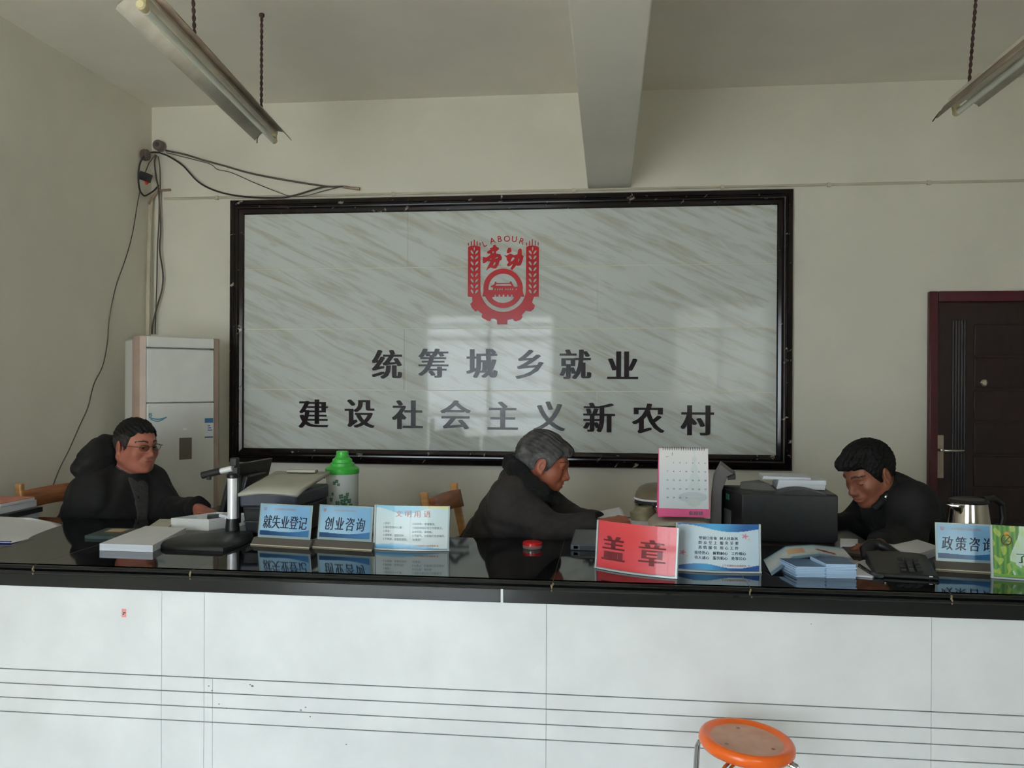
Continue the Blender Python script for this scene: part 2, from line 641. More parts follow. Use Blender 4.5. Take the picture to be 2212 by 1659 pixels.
rings = [frame_ring(d, o) for d, o in prof]
for A, B in zip(rings, rings[1:]):
    for i in range(4):
        j = (i + 1) % 4
        b.face([b.bm.verts.new(p) for p in (A[i], A[j], B[j], B[i])])
bmesh.ops.remove_doubles(b.bm, verts=b.bm.verts, dist=1e-5)
b.build('frame', 'frame', board, ang=25)
b = MB().use('grout').b2((PL + .09, W - .014, PB + .09), (PR - .09, W - .002, PT - .09)).use('panel')
xi0, xi1, zi0, zi1 = PL + .09, PR - .09, PB + .09, PT - .09
zs = [zi1] + [at(545, v, W).z for v in (582.5, 711.6, 841)] + [zi0]
xs_rows = [[882], [1291], [875], [1290]]
for k in range(4):
    xs = [xi0] + [at(u, 700, W).x for u in xs_rows[k]] + [xi1]
    for xa_, xb_ in zip(xs, xs[1:]):
        b.b2((xa_ + .0012, W - .02, zs[k + 1] + .0022), (xb_ - .0014, W - .013, zs[k] - .0022))
b.build('marble_panel', None, board, smooth=False)
YP = W - .02
rows = [('统筹城乡就业', [(836, 787), (936, 784.5), (1041, 785), (1144, 787), (1243, 787), (1345, 789)]),
        ('建设社会主义新农村', [(677, 893.5), (777, 893.5), (880, 896), (984, 896), (1086, 898), (1186.5, 899), (1294, 902), (1400, 904), (1506, 908)])]
for s, pos in rows:
    for c, (u, v) in zip(s, pos):
        me = text_mesh(c, .196, .006, 0, wide=.0075)
        put(me, 'character', 'letter', face_T(at(u, v, YP - .003), (1, 0, 0), (0, 0, 1)), board)


def ec(x, y):                                   # emblem drawing units to the board's plane
    p = at(960 + x * .14469, 480 + y * .14469, YP)
    return (p.x, p.z)


def arc(cx, cy, r, a0, a1, n=24):
    return [(cx + r * math.cos(math.radians(a0 + (a1 - a0) * i / n)), cy + r * math.sin(math.radians(a0 + (a1 - a0) * i / n))) for i in range(n + 1)]


def grain(cx, cy, tilt, a=36, bb=15):
    o = []
    for k in range(12):
        th = 2 * PI * k / 12
        x, y = bb * math.cos(th) * (1 - .25 * math.sin(th)), a * math.sin(th)
        c, s_ = math.cos(math.radians(tilt)), math.sin(math.radians(tilt))
        o.append((cx + c * x - s_ * y, cy + s_ * x + c * y))
    return o


outer = [(355, 372), (385, 358), (420, 352), (450, 350), (490, 354), (538, 372), (538, 1000)] + arc(878, 1000, 340, 180, 0, 40)[1:-1] + [
    (1218, 1000), (1222, 372), (1262, 355), (1320, 350), (1360, 356), (1411, 372), (1408, 1112), (1336, 1114), (1318, 1165), (1308, 1200), (1350, 1242), (1338, 1290), (1290, 1332),
    (1240, 1328), (1220, 1318), (1168, 1372), (1155, 1395), (1166, 1415), (1140, 1455), (1075, 1480), (1045, 1475), (1022, 1444), (985, 1450), (943, 1462), (938, 1525), (790, 1525), (785, 1462), (740, 1440), (702, 1440),
    (682, 1478), (640, 1470), (572, 1432), (555, 1405), (570, 1374), (502, 1315), (465, 1332), (412, 1280), (388, 1222), (420, 1190), (416, 1120), (352, 1112)]
polys = [outer]
for cx0, cx1, top in ((415, 480, (447, 400)), (1283, 1350, (1318, 397))):
    polys.append(grain(*top, 0, 30, 10))
    for y in (450, 527, 615, 703, 790, 873, 957, 1036):
        polys += [grain(cx0, y, -35), grain(cx1, y, 35)]
for x0, ys in ((355, (310, 285, 265, 285, 305)), (1222, (305, 280, 258, 278, 300))):
    for i, y in enumerate(ys):
        x = x0 + 4 + i * 43.5
        polys.append([(x - 6, y), (x + 6, y), (x + 6, 349), (x - 6, 349)])
ring = arc(877, 988, 293, 0, 360, 60)[:-1]
ring = [p for p in ring if not (p[1] > 1012 and p[1] < 1112)]
ring = arc(877, 988, 293, 173, 367, 36) + [(1190, 1112), (1140, 1112)] + arc(877, 988, 293, 28, 152, 28) + [(610, 1112), (570, 1108)]
hole1 = [(658, 1011)] + arc(877, 988, 219, 186, 353, 30) + [(1050, 966), (1035, 955), (1010, 910), (1002, 888), (980, 886), (974, 906), (780, 908), (774, 888), (758, 890), (746, 926), (690, 960), (690, 970), (726, 975), (726, 1012)]
hole2 = [(712, 1120), (745, 1113)]
for x in (760, 820, 882, 945, 1005):
    hole2 += [(x - 14, 1112), (x - 14, 1090), (x, 1076), (x + 14, 1090), (x + 14, 1112)]
hole2 += [(1040, 1116)] + arc(877, 988, 219, 40, 140, 20)[1:-1]
polys += [ring, hole1, hole2, [(760, 950), (776, 923), (986, 923), (1006, 950)]]
for x in (760, 795, 828, 862, 916, 950, 984, 1018, 1075):
    polys.append([(x - 9, 990), (x + 9, 990), (x + 9, 1014), (x - 9, 1014)])
polys += [[(735, 342), (760, 338), (785, 372), (815, 385), (812, 405), (770, 440), (775, 470), (835, 480), (858, 520), (855, 560), (825, 575), (805, 640), (770, 690), (730, 692), (690, 675), (650, 700), (622, 722), (655, 650), (690, 590), (640, 580), (600, 612), (575, 612), (575, 520), (630, 528), (685, 490), (690, 470), (645, 470), (640, 440), (690, 410), (680, 390), (720, 378)],
          [(725, 425), (745, 450), (725, 470), (712, 445)], [(655, 562), (705, 538), (702, 556)], [(752, 540), (800, 515), (800, 535), (765, 546)], [(740, 600), (768, 595), (755, 640), (725, 650)],
          [(938, 420), (955, 385), (985, 382), (1001, 410), (1000, 440), (960, 463), (932, 460)],
          [(890, 495), (930, 500), (985, 468), (1010, 480), (1045, 495), (1090, 480), (1105, 410), (1135, 392), (1157, 410), (1155, 485), (1185, 510), (1165, 580), (1140, 640), (1100, 652), (1075, 642), (1015, 715), (985, 702), (1030, 615), (985, 650), (950, 662), (932, 640), (960, 600), (935, 570), (930, 530)],
          [(1005, 540), (1030, 520), (1050, 545), (1015, 580), (990, 590)], [(1105, 555), (1120, 530), (1115, 580), (1098, 605)]]
em = flat_mesh([[ec(*p) for p in q] for q in polys], .006)
T_up = Matrix(((1, 0, 0, 0), (0, 0, -1, YP - .003), (0, 1, 0, 0), (0, 0, 0, 1)))
mini = em.copy()
emb = put(em, 'emblem', 'emblem', T_up, board)
for c, x, y, r in (('L', 598, 322, 27), ('A', 716, 274, 16), ('B', 826, 250, 6), ('O', 934, 247, 0), ('U', 1044, 253, -6), ('R', 1157, 284, -19)):
    p = at(960 + x * .14469, 480 + y * .14469, YP - .002)
    a = math.radians(r)
    put(text_mesh(c, .052, .004), 'letter', 'emblem', face_T(p, (math.cos(a), 0, math.sin(a)), (-math.sin(a), 0, math.cos(a))), emb)
co = np.array([v.co[:] for v in mini.vertices])
mc = (co.min(0) + co.max(0)) / 2
mini.transform(Matrix.Translation((-mc[0], -mc[1], 0)))
mini.transform(Matrix.Scale(1 / (co[:, 1].max() - co[:, 1].min()), 4))

# ---------------------------------------------------------------- service counter
YC, CT = 2.62, .832
fz = .759
top = thing('countertop', 'long polished black granite countertop across the whole service counter', 'countertop', (0, YC, CT))
b = MB()
pts = [(XL + .005, YC + .012), (2.35, YC + .012), (2.35, 3.325), (-.74, 3.325), (-.74, 3.56), (XL + .005, 3.56)]
b.loft([[V(x, y + (.02 if y < YC + .1 else 0), fz) for x, y in pts], [V(x, y + (.02 if y < YC + .1 else 0), CT - .028) for x, y in pts], [V(x, y, CT - .028) for x, y in pts], [V(x, y, CT) for x, y in pts]])
b.build('slab', 'granite', top, smooth=False)
b = MB()                                        # stepped, rounded front edge
pr_ = [(.012, CT), (.004, CT - .002), (0, CT - .007), (.003, CT - .012), (.008, CT - .0135), (.006, CT - .0155), (.001, CT - .018), (-.002, CT - .023), (.001, CT - .0275), (.012, CT - .029), (.03, CT - .029), (.03, CT)]
b.loft([[V(x, YC + y, z) for y, z in pr_] for x in (XL + .005, 2.35)])
b.build('nosing', 'granite', top, ang=40)
xg = at(1084, 1290, YC + .012).x
for xa_, xb_ in ((XL + .005, xg - .004), (xg + .004, 2.35)):
    MB().b2((xa_, YC + .012, fz), (xb_, YC + .03, CT - .029)).build('fascia', 'granite_edge', top, bevel=.002)
MB().b2((xg - .004, YC + .0135, fz), (xg + .004, YC + .028, CT - .03)).build('fascia_joint', 'tile', top, smooth=False)
for u, v in ((70, 1230), (412, 1243), (1194, 1272), (1622, 1279), (2058, 1294)):
    p = at(u, v, YC)
    rr = random.Random(int(u))
    b = MB()
    for k in range(4):
        b.ball((p.x + rr.uniform(-.004, .004), YC + .001, CT - .006 - .0065 * k), (.0025 + .0015 * rr.random(), .003, .005), 8)
    b.b2((p.x - .0006, YC + .01, CT - .002), (p.x + .0006, 3.32, CT + .0002))
    b.build('stone_joint', 'joint', top)
base = thing('counter_base', 'white tiled counter front with four dark horizontal lines', 'counter', (0, YC + .03, 0))
YT = YC + .028
zl = [.473, .4247, .3763, .328]
us = {349: at(349, 1450, YT).x, 441: at(441, 1380, YT).x, 459: at(459, 1560, YT).x, 1180: at(1180, 1450, YT).x, 2013: at(2012, 1450, YT).x}
b = MB().use('groove').b2((XL + .005, YT + .008, .005), (2.3, YT + .04, fz - .001)).use('tile')
zt = [(fz + .0008, zl[0])] + [(zl[i], zl[i + 1]) for i in range(3)] + [(zl[3], 0.)]
for k, (za, zb) in enumerate(zt):
    cols = [XL + .005, us[349], us[441] if k == 0 else us[459], us[1180], us[2013], 2.3]
    if k > 0:
        cols = [XL + .005, us[349], us[441], us[459], us[1180], us[2013], 2.3]
    for i, (xa_, xb_) in enumerate(zip(cols, cols[1:])):
        g = .0012 if i else .0009
        b.b2((xa_ + .0006, YT, zb + .0018), (xb_ - .0006, YT + .012, za - .0018))
b.build('tiled_front', None, base, smooth=False)
MB().b2((XL + .005, YT + .04, 0), (2.3, YT + .06, fz - .001)).build('back_board', 'white_plastic', base, smooth=False)
for xx, yy in ((2.28, 3.3), (-.80, 3.5), (XL + .01, 3.5)):
    MB().b2((xx, YT + .06, 0), (xx + .02, yy, fz - .001)).build('side_panel', 'white_plastic', base, smooth=False)
b = MB()
p = at(268, 1323, YT)
b.use('ink_pink').b2((p.x - .008, YT - .0006, p.z - .016), (p.x + .008, YT, p.z + .012))
b.use('ink').b2((p.x - .003, YT - .001, p.z - .003), (p.x + .006, YT, p.z + .001)).b2((p.x - .005, YT - .001, p.z - .007), (p.x + .001, YT, p.z - .004))
b.build('sticker', None, base, smooth=False)
for u, v, r in ((545, 1482, .005), (540, 1479, .003), (451, 1482, .003), (458, 1492, .003), (473, 1521, .003), (490, 1530, .004), (650, 1534, .004), (660, 1528, .003), (670, 1548, .003), (1752, 1348, .002), (748, 1608, .003)):
    p = at(u, v, YT)
    MB().ball((p.x, YT, p.z), (r, .0006, r * .7), 8).build('stain', 'stain', base)

# work desks behind the counter
for nm, x0, x1, y1, lb in (('work_desk', -1.93, -.95, 4.12, 'wooden desk behind the counter under the monitor and thermos'), ('work_desk', -.06, 1.02, 3.95, 'wooden desk behind the counter between the two men facing each other')):
    ya = 3.565 if x0 < -1 else 3.33
    t = thing(nm, lb, 'desk', ((x0 + x1) / 2, ya, 0), 'desks behind the counter')
    MB().b2((x0, ya, CT - .03), (x1, y1, CT)).build('desktop', 'desk', t, bevel=.003)
    for xx, yy in ((x0 + .04, ya + .04), (x1 - .04, ya + .04), (x0 + .04, y1 - .04), (x1 - .04, y1 - .04)):
        MB().b2((xx - .025, yy - .025, 0), (xx + .025, yy + .025, CT - .03)).build('leg', 'desk', t)

# ---------------------------------------------------------------- things on the walls and ceiling
# air conditioner standing across the corner
AC = Matrix.Translation((-2.56, 4.72, 0)) @ Matrix.Rotation(math.radians(47), 4, 'Z')   # local -y is the front
ac = thing('air_conditioner', 'tall white floor-standing air conditioner with rose trim in the corner', 'air conditioner', (-2.56, 4.72, 0))
hw, hd_, H = .243, .15, 1.705


def acb(lo, hi, name, m, par, bev=.006):
    b = MB()
    r = [[AC @ V(x, y, z) for x, y in ((lo[0], lo[1]), (hi[0], lo[1]), (hi[0], hi[1]), (lo[0], hi[1]))] for z in (lo[2], hi[2])]
    b.loft(r)
    return b.build(name, m, par, bevel=bev)


acb((-hw + .02, -hd_ + .07, .02), (hw - .02, hd_, H - .01), 'cabinet', 'white_gloss', ac, .012)
acb((-hw + .01, -hd_ + .05, 0), (hw - .01, hd_, .05), 'plinth', 'white_plastic', ac)
for sx in (-1, 1):
    b = MB()
    for_r = [(sx * hw, -hd_ + .085), (sx * hw, -hd_ + .05), (sx * (hw - .02), -hd_ + .015), (sx * (hw - .05), -hd_ + .002), (sx * (hw - .05), -hd_ + .085)]
    b.loft([[AC @ V(x, y, z) for x, y in for_r] for z in (.03, H)])
    b.build('side_trim', 'rose', ac)
acb((-hw + .052, -hd_ - .006, H - .062), (hw - .052, -hd_ + .08, H), 'top_panel', 'white_gloss', ac)
acb((-hw + .052, -hd_ - .004, 1.33), (hw - .052, -hd_ + .08, H - .069), 'outlet_panel', 'white_gloss', ac)
fp = acb((-hw + .052, -hd_ - .008, .04), (hw - .052, -hd_ + .08, 1.326), 'front_panel', 'white_gloss', ac)
acb((-.012, -hd_ - .0105, 1.0), (.06, -hd_ - .007, 1.125), 'display', 'grey_panel', fp, .002)
b = MB().use('ink')
lb = acb((.134, -hd_ - .0095, 1.12), (.184, -hd_ - .0075, 1.235), 'energy_label', 'paper', fp, 0)
BL_ = mat('label_blue', (70, 120, 166), .5)
for za, zb in ((1.208, 1.235), (1.12, 1.127)):
    MB().loft([[AC @ V(x, y, z) for x, y in ((.134, -hd_ - .0102), (.184, -hd_ - .0102), (.184, -hd_ - .0094), (.134, -hd_ - .0094))] for z in (za, zb)]).build('label_print', BL_, lb, smooth=False)
for k in range(3):
    MB().loft([[AC @ V(x, y, z) for x, y in ((.152, -hd_ - .0102), (.165 + .007 * k, -hd_ - .0102), (.165 + .007 * k, -hd_ - .0094), (.152, -hd_ - .0094))] for z in (1.188 - .013 * k, 1.194 - .013 * k)]).build('label_print', BL_, lb, smooth=False)
b = MB()
rr = random.Random(2)
b.tube([AC @ V(-.18 + .016 * i, -hd_ - .0085, 1.248 - .012 * math.sin(i * .5)) for i in range(7)], .004, 6)
b.tube([AC @ V(-.172 + .013 * i, -hd_ - .0085, 1.238 - .014 * math.sin(i * .55)) for i in range(7)], .003, 6)
b.build('swoosh_sticker', mat('sticker_blue', (96, 160, 186), .4), fp)
put(text_mesh('IS', .028, .001, .0006), 'sticker_lettering', mat('sticker_teal', (70, 130, 150), .4), AC @ face_T((-.172, -hd_ - .0095, 1.262), (1, 0, 0), (0, 0, 1)), fp)
b = MB()
b.loft([[AC @ (V(.02, -hd_ - .009, 1.175) + V(.014 * math.cos(a), k, .005 * math.sin(a))) for a in [2 * PI * i / 16 for i in range(16)]] for k in (0, .002)])
b.build('badge', 'silver', fp)

# hanging fluorescent lamps


def lamp(label, far, near, z, cords, roll=0.):
    A, B = atz(far[0], far[1], z), near
    d = (B - A)
    L = d.length
    d.normalize()
    side = d.cross(V(0, 0, 1)).normalized()
    up = side.cross(d)
    if roll:
        q = Matrix.Rotation(roll, 3, d)
        side, up = q @ side, q @ up
    T = Matrix.Translation(A) @ Matrix((d, side, up)).transposed().to_4x4()      # local x along the lamp
    r = thing('fluorescent_lamp', label, 'lamp', A, 'hanging fluorescent lamps')
    b = MB()
    cs = [(-.02, .055), (.02, .055), (.02, .012), (-.02, .012)]
    b.loft([[T @ V(x, y, zz) for y, zz in cs] for x in (.0, L)])
    b.build('housing', 'old_metal', r, bevel=.003)
    for s in (-1, 1):
        b = MB()
        wing = [(s * .018, .03), (s * .05, .026), (s * .088, -.008), (s * .094, -.02)]
        P = []
        for x in (.012, L - .012):
            P.append([T @ V(x, y, zz) for y, zz in wing])
        b.use('old_metal_dark' if s == SHADE else 'old_metal').loft(P, False, False)  # shade put into the colour: one wing gets the darker enamel
        b.build('reflector', None, r, solid=.0015)
    b = MB().tube([T @ V(x, 0, -.018) for x in (.02, L - .03)], .0135, 14)
    b.build('tube', 'tube', r)
    for x in (.006, L - .006):
        b = MB().lathe([(.008, -.012), (.016, -.012), (.017, .02), (.012, .026)], T @ Matrix.Translation((x, 0, -.016)) @ Matrix.Rotation(PI / 2, 4, 'Y'), 14)
        b.loft([[T @ V(x + a, c, e) for a, c in ((-.01, -.014), (.012, -.014), (.012, .014), (-.01, .014))] for e in (-.02, .03)])
        b.build('lamp_holder', 'holder', r)
    b = MB().tube([T @ V(.016, .072, .006), T @ V(.002, .086, -.007), T @ V(-.03, .096, -.02)], .0025, 6)
    b.build('end_wire', 'cable_dark', r)
    for x, top in cords:
        p0 = T @ V(x, 0, .055)
        q = V(p0.x + top[0], p0.y + top[1], ZC)
        b = MB()
        for ph in (0, PI):
            n = 60
            b.tube([p0.lerp(q, i / n) + V(.004 * math.cos(i * .9 + ph), .004 * math.sin(i * .9 + ph), 0) for i in range(n + 1)], .004, 6)
        b.ball(p0.lerp(q, .985), .014, 10)
        b.build('cord', 'cord', r)
    return r


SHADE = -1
fa = atz(592, 297, 2.7)
na = atz(322, 18, 2.7)
e = (fa - na).normalized()
na2 = na - e * .05
lamp('hanging fluorescent lamp near the left wall, seen whole with its bare tube', (592, 297), na2, 2.7, [(.22, (.0, .0)), (1.08, (-.02, 0))], roll=.0)
fa = atz(2064, 236, 2.7)
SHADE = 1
lamp('hanging fluorescent lamp cut off by the upper right edge', (2064, 236), fa + (atz(2212, 118, 2.7) - fa).normalized() * 1.3, 2.7, [(.18, (.035, .0)), (1.1, (.02, .0))], roll=.25)

# cables and fittings by the left corner
YW = W - .035


def cable(name, label, pts, r, m, Y=None, fn=None, cat='cable', seg=6, sub=6):
    P = [fn(*p) if fn else corner(p[0], p[1], YW) for p in pts]
    out = []
    n = len(P)
    for i in range(n - 1):                      # Catmull-Rom
        p0, p1, p2, p3 = P[max(i - 1, 0)], P[i], P[i + 1], P[min(i + 2, n - 1)]
        for k in range(sub):
            t = k / sub
            out.append(.5 * ((2 * p1) + (p2 - p0) * t + (2 * p0 - 5 * p1 + 4 * p2 - p3) * t * t + (3 * p1 - p0 - 3 * p2 + p3) * t ** 3))
    out.append(P[-1])
    b = MB().tube(out, r, seg)
    if label is None:
        return b, name, m
    o = b.build(name, m)
    return tag(o, label, cat)


ins = thing('wall_insulator', 'round brown porcelain cable insulator high on the back wall', 'insulator', at(350, 318, W))
p = at(350, 318, W)
T = Matrix.Translation((p.x, W, p.z)) @ Matrix.Rotation(PI / 2, 4, 'X')
MB().lathe([(.02, 0), (.034, .008), (.036, .02), (.03, .028), (.027, .034), (.034, .042), (.034, .056), (.03, .062), (.012, .063)], T, 24).build('spool', 'porcelain', ins)
MB().lathe([(.004, .06), (.014, .061), (.014, .07), (.008, .073)], T, 12).build('bolt', 'cable_dark', ins)
p = atx(306, 335, XL)
ins = thing('wall_insulator', 'grey cable insulator on the side wall right by the corner', 'insulator', p)
T = Matrix.Translation((XL, p.y, p.z)) @ Matrix.Rotation(PI / 2, 4, 'Y')
MB().lathe([(.02, 0), (.034, .008), (.038, .022), (.03, .03), (.036, .038), (.03, .046), (.012, .048)], T, 20).build('spool', 'porcelain', ins)
cable('cable', 'thick dark cable sagging from the insulator to the board frame', [(347, 331), (365, 338), (395, 358), (425, 390), (455, 408), (500, 421), (560, 427), (610, 427), (640, 421), (690, 406), (712, 403)], .0055, 'cable_dark')
cable('cable', 'brown cable bundle running from the insulator down to the bare end on the wall', [(358, 325), (400, 334), (440, 346), (490, 360), (540, 374), (600, 386), (660, 396), (710, 403), (745, 403), (772, 408)], .006, 'cable')
MB_ = MB().tube([at(742, 404, YW), at(777, 408, YW)], [.008, .011], 8)
tag(MB_.build('cable_end', 'pipe_old'), 'brown capped end of the cable bundle on the wall', 'cable end')
cable('cable', 'thin grey wire drooping between the bundle and the board frame', [(360, 330), (420, 345), (455, 355), (470, 366), (500, 373), (550, 395), (600, 415), (628, 424), (660, 423), (700, 412), (735, 404)], .0028, 'cable')
cable('cable', 'dark cable loop hanging below the insulator in the corner', [(346, 330), (328, 329), (312, 337), (302, 355), (299, 385), (302, 410), (308, 420), (313, 423), (320, 420), (332, 412), (343, 400)], .0055, 'cable_dark')
cable('cable', 'grey cable dropping from the insulator to the air conditioner', [(338, 335), (334, 350), (337, 380), (341, 400), (343, 418), (345, 450), (347, 500), (345, 540), (352, 590), (350, 625), (340, 660), (330, 700), (328, 722)], .0055, 'cable')
cable('cable', 'second thin cable dropping beside it to the air conditioner', [(342, 338), (345, 360), (346, 385), (346, 405), (344, 430), (343, 480), (340, 540), (339, 600), (337, 660), (335, 722)], .004, 'cable')
t = thing('socket_box', 'small black junction box with a red tip hanging in the cable loop', 'junction box', at(314, 382, YW))
p = corner(314, 382, W - .05, .045)
b = MB().box(p, (.065, .05, .05), T=Matrix.Translation(p) @ Matrix.Rotation(.35, 4, 'Y') @ Matrix.Diagonal((.07, .045, .055, 1)) @ Matrix.Scale(1, 4))
b = MB()
Tq = Matrix.Translation(p) @ Matrix.Rotation(.35, 4, 'Y')
b.box((0, 0, 0), (.068, .045, .052), T=Tq)
b.build('box', 'black', t, bevel=.004)
MB().ball((.0, 0, 0), (.012, .012, .016), 10, T=Tq @ Matrix.Translation((.022, 0, -.028))).build('red_tip', 'red_lid', t)
MB().tube([Tq @ V(-.01, 0, .02), corner(322, 352, W - .045), at(336, 334, W - .045)], .003, 6).build('wire', 'cable', t)
cable('pipe', 'painted pipe running down the corner to the air conditioner', [(326, 432), (323, 500), (321, 600), (319, 724)], .012, 'pipe', cat='pipe', fn=lambda u, v: corner(u, v, W - .02, .02))
cable('pipe', 'short rusty conduit stub crossing the wires in the corner', [(322, 440), (331, 424), (343, 412), (352, 411), (368, 410)], .009, 'pipe_old', cat='pipe', fn=lambda u, v: corner(u, v, W - .03, .02))
za, zb = at(356, 430, W).z, at(1711, 404, W).z
b = MB().tube([V(at(356, 430, W).x, W - .008, za), V(PR, W - .008, (za + zb) / 2 + .004), V(XR, W - .008, (za + zb) / 2 + .004)], .008, 8)
for u in (470, 850, 1240, 1560, 1790, 2005):
    p = at(u, 415, W)
    b.box((p.x, W - .008, (za + zb) / 2 + .003), (.02, .018, .024))
tag(b.build('conduit', 'pipe'), 'thin painted cable conduit along the back wall above the marble board', 'conduit')
cable('loose_wire', 'thin loose wire hanging down the side wall behind the man with glasses', [(303, 408), (297, 440), (286, 505), (271, 560), (250, 620), (236, 690), (232, 740), (222, 790), (203, 830), (190, 880), (172, 920), (150, 970), (130, 1010), (114, 1050)], .003, 'cable', fn=lambda u, v: atx(u, v, XL + .006), cat='wire')

# ---------------------------------------------------------------- furniture


def chair(label):
    r = thing('wooden_chair', label, 'chair', (0, 0, 0), 'wooden chairs behind the counter')
    # faces +x; seat 0.45 high, raked back posts
    for s in (-1, 1):
        y = s * .195
        b = MB()
        prof = [(-.20, 0.), (-.17, .43), (-.19, .60), (-.235, .80), (-.262, .935), (-.26, .955)]
        rings = [[V(x + a * .019, y + c * .014, z) for a, c in ((-1, -1), (1, -1), (1, 1), (-1, 1))] for x, z in prof]
        b.loft(rings)
        b.build('back_post', 'wood_edge', r, bevel=.007)
        MB().b2((.17, y - .018, 0), (.206, y + .018, .43)).build('leg', 'wood', r, bevel=.004)
        MB().b2((-.17, y - .012, .17), (.18, y + .012, .2)).build('stretcher', 'wood', r, bevel=.003)
    b = MB().grid(lambda a, c: V(-.246 - .012 * math.sin(PI * a) + .02 * (1 - c), -.19 + .38 * a, .835 + .085 * c + .006 * math.sin(PI * a)), 10, 2)
    b.build('top_rail', 'wood', r, solid=.022)
    b = MB().grid(lambda a, c: V(-.208 - .01 * math.sin(PI * a) + .012 * (1 - c), -.19 + .38 * a, .64 + .06 * c), 10, 2)
    b.build('lower_rail', 'wood', r, solid=.018)
    b = MB().loft([[V(x, y, z) for x, y in ((-.2, -.2), (.22, -.225), (.235, 0), (.22, .225), (-.2, .2))] for z in (.43, .455)])
    b.build('seat', 'wood', r, bevel=.006)
    return r


def clone(root, label, loc, rz):
    c = root.copy()
    COL.objects.link(c)
    c.location, c.rotation_euler = loc, (0, 0, rz)
    c['label'] = label
    for ch in root.children:
        d = ch.copy()
        COL.objects.link(d)
        d.parent = c
        for g in ch.children:
            h = g.copy()
            COL.objects.link(h)
            h.parent = d
    return c


c1 = chair('wooden chair behind the seated man with glasses, its back rail showing')
p = at(42, 1056, 3.66)
c1.location = (p.x + .262 * math.cos(-.2) - .195 * math.sin(.2), p.y + .195 * math.cos(.2) + .262 * math.sin(.2), 0)
c1.rotation_euler = (0, 0, -.2)
pa_, pb_ = at(916, 1064, 3.80), at(981, 1042, 4.19)
c2 = clone(c1, 'wooden chair behind the grey-haired man in profile', (0, 0, 0), 0)
ang_ = math.atan2(pb_.y - pa_.y, pb_.x - pa_.x) - PI / 2
pm_ = (pa_ + pb_) / 2
c2.rotation_euler = (0, 0, ang_)
c2.scale = (1, 1, pm_.z / .955)
c2.location = (pm_.x + .262 * math.cos(ang_), pm_.y + .262 * math.sin(ang_), 0)

# orange stool in front of the counter
sp = atz(1612, 1592, .468)
st = thing('stool', 'orange round plastic-topped stool with thin chrome legs in front of the counter', 'stool', (sp.x, sp.y, 0))
R_ = .131
T = Matrix.Translation((sp.x, sp.y, 0))
tilt = Matrix.Translation((sp.x, sp.y, .44)) @ Matrix.Rotation(math.radians(4.5), 4, V(.3, 1, 0)) @ Matrix.Translation((0, 0, -.44))
seat = MB().lathe([(.07, .432), (R_ - .03, .432), (R_ - .008, .436), (R_, .448), (R_ - .001, .46), (R_ - .006, .468), (R_ - .013, .471), (R_ - .02, .469), (R_ - .032, .462)], tilt, 48, caps=False).build('seat', 'orange', st, ang=60)
MB().lathe([(R_ - .032, .462), (R_ - .045, .4605), (.05, .4595), (.001, .459)], tilt, 48, caps=False).build('seat_top', 'orange_worn', seat, ang=60)
for a, m in ((100, 'stain'), (215, 'stain'), (330, 'wood')):
    a = math.radians(a)
    MB().ball((.075 * math.cos(a), .075 * math.sin(a), .4605), (.006, .006, .0012), 10, T=tilt).build('screw_cap', m, seat)
for k in range(4):
    a = math.radians(45 + 90 * k + 14)
    u_ = V(math.cos(a), math.sin(a), 0)
    w_ = V(-math.sin(a), math.cos(a), 0)
    P = []
    for sgn in (-1, 1):
        q = [V(sp.x, sp.y, .43) + u_ * .05 + w_ * sgn * .008, V(sp.x, sp.y, .428) + u_ * .125 + w_ * sgn * .008, V(sp.x, sp.y, .424) + u_ * .139 + w_ * sgn * .008, V(sp.x, sp.y, .408) + u_ * .146 + w_ * sgn * .008, V(sp.x, sp.y, .2) + u_ * .158 + w_ * sgn * .008, V(sp.x, sp.y, .01) + u_ * .17 + w_ * sgn * .008]
        P.append(q)
    path = P[0] + [V(sp.x, sp.y, .005) + u_ * .172] + P[1][::-1]
    MB().tube(path, .0052, 10).build('leg', 'chrome', st)

# ---------------------------------------------------------------- signs on the counter


def smooth01(x):
    x = max(0., min(1., x))
    return x * x * (3 - 2 * x)


def mix(a, b, t):
    return tuple(p + (q - p) * t for p, q in zip(a, b))


def desk_print(x, y, w, h):
    s, t = x / w + .5, y / h + .5
    c = mix((196, 222, 244), (150, 192, 230), smooth01(abs(s - .25) * 1.2 + (t - .4) * .8))
    edge = .13 + .02 * math.cos(s * 4) + .17 * max(0, s - .45) ** 1.5 * 1.6
    if t < edge:
        c = mix((32, 78, 130), (70, 130, 186), smooth01(s))
    return c


